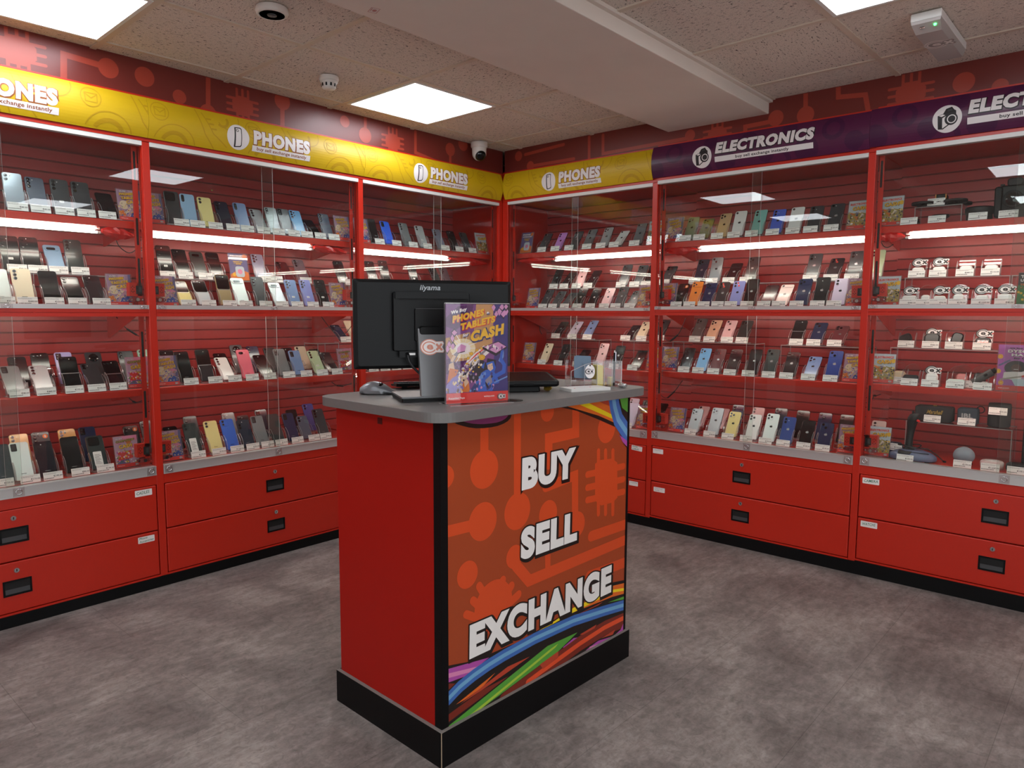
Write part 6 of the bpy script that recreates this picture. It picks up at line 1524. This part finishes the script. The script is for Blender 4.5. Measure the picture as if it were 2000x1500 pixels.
MB().lathe([(.046, .0245), (.036, .0215), (.018, .024)], 32).obj('reflector', mat('beacon_reflector', '#cfc8c4', .25, metal=.4), t); MB().lathe([(.018, .024), (.017, .027), (.010, .029), (0, .029)], 24).obj('lens', DARKP, t)
t = thing('dome_camera', 'white dome security camera in the ceiling corner', 'security camera', (-.315, -.075, H)); t.rotation_euler = (pi, 0, RAD(155))
MB().lathe([(.054, 0), (.056, .006), (.056, .028), (.053, .034), (.048, .036)], 32).obj('base', CW_, t)
mb = MB(); mb.lathe([(.048, .030), (.0475, .055)]+[(.047*cos(a), .072+.047*sin(a)) for a in [pi/2*k/8 for k in range(9)]], 32); mb.obj('ball', CW_, t)
mb = MB(); mb.M = Matrix.Translation((0, 0, .072)) @ Matrix.Rotation(RAD(54), 4, 'X'); mb.lathe([(.0345, .0335), (.033, .037), (.024, .0445), (.012, .0475), (0, .048)], 26); mb.obj('lens_window', BLKG, t)
mb = MB(); mb.M = Matrix.Translation((0, 0, .072)) @ Matrix.Rotation(RAD(54), 4, 'X'); mb.lathe([(.0365, .031), (.0355, .0345), (.0342, .0338)], 28); mb.obj('lens_trim', DARKP, t)
# emergency light
t = thing('emergency_light', 'white emergency light box with green lamp on the ceiling at upper right', 'emergency light', (-.735, -2.792, H), RAD(-.5))
mb = MB(); mb.box(0, .455, -.052, .052, -.030, 0); mb.obj('housing', WHITEP, t, bevel=.004)
mb = MB(); mb.loft([[(.002, -.050, -.030), (.452, -.050, -.030), (.452, .050, -.030), (.002, .050, -.030)], [(.004, -.048, -.040), (.448, -.048, -.040), (.448, .048, -.040), (.004, .048, -.040)], [(.055, -.044, -.062), (.435, -.044, -.062), (.435, .044, -.062), (.055, .044, -.062)]], 0, False)
df = mb.obj('diffuser', mat('grey_diffuser', '#a59c98', .3), t)
mb = MB(); mb.lathe([(.006, 0), (.004, -.006), (0, -.007)], 12, 0, True, (.020, -.028, -.0465)); mb.obj('green_lamp', emit('green_led', '#12e24a', 6.0), df)
mb = MB(); mb.lathe([(.010, 0), (.007, -.004), (0, -.004)], 14, 0, True, (.024, .016, -.048)); mb.obj('reflector', CHROME, df)
A = Art(); cex_logo(A, 0, 0, .072, 1, 0); mb = MB(); A.emit(mb, lambda u, v, o_: (.21-v*1.25, -u+.006, -.0622-o_), 8e-5); mb.obj('logo_sticker', [mat('faded_logo_light', '#847a76', .5), mat('faded_logo_grey', '#d3cac5', .5)], df)
# small printed label on the beam
A = Art(); A.rect(-.022, .022, -.016, .016, 0); 
for x0, x1, y0, y1 in ((-.022, .022, -.016, -.0145), (-.022, .022, .0145, .016), (-.022, -.0205, -.016, .016), (.0205, .022, -.016, .016), (-.015, .008, -.0115, -.0095)): A.rect(x0, x1, y0, y1, 1)
A.ring(.0, .002, .010, .003, 1, ry=.007); A.circ(0, .002, .004, 1)
mb = MB(); A.emit(mb, lambda u, v, o_: (u, -v, -o_), 5e-5); o = mb.obj('beam_label', [mat('label_warm_white', '#cfc2bb', .6), mat('label_red', '#a8322c', .6)]); o.location = (-2.189, -1.372, 2.3829); o.rotation_euler = (0, 0, RAD(72)); tag(o, 'tiny red and white label stuck under the ceiling beam', 'label')
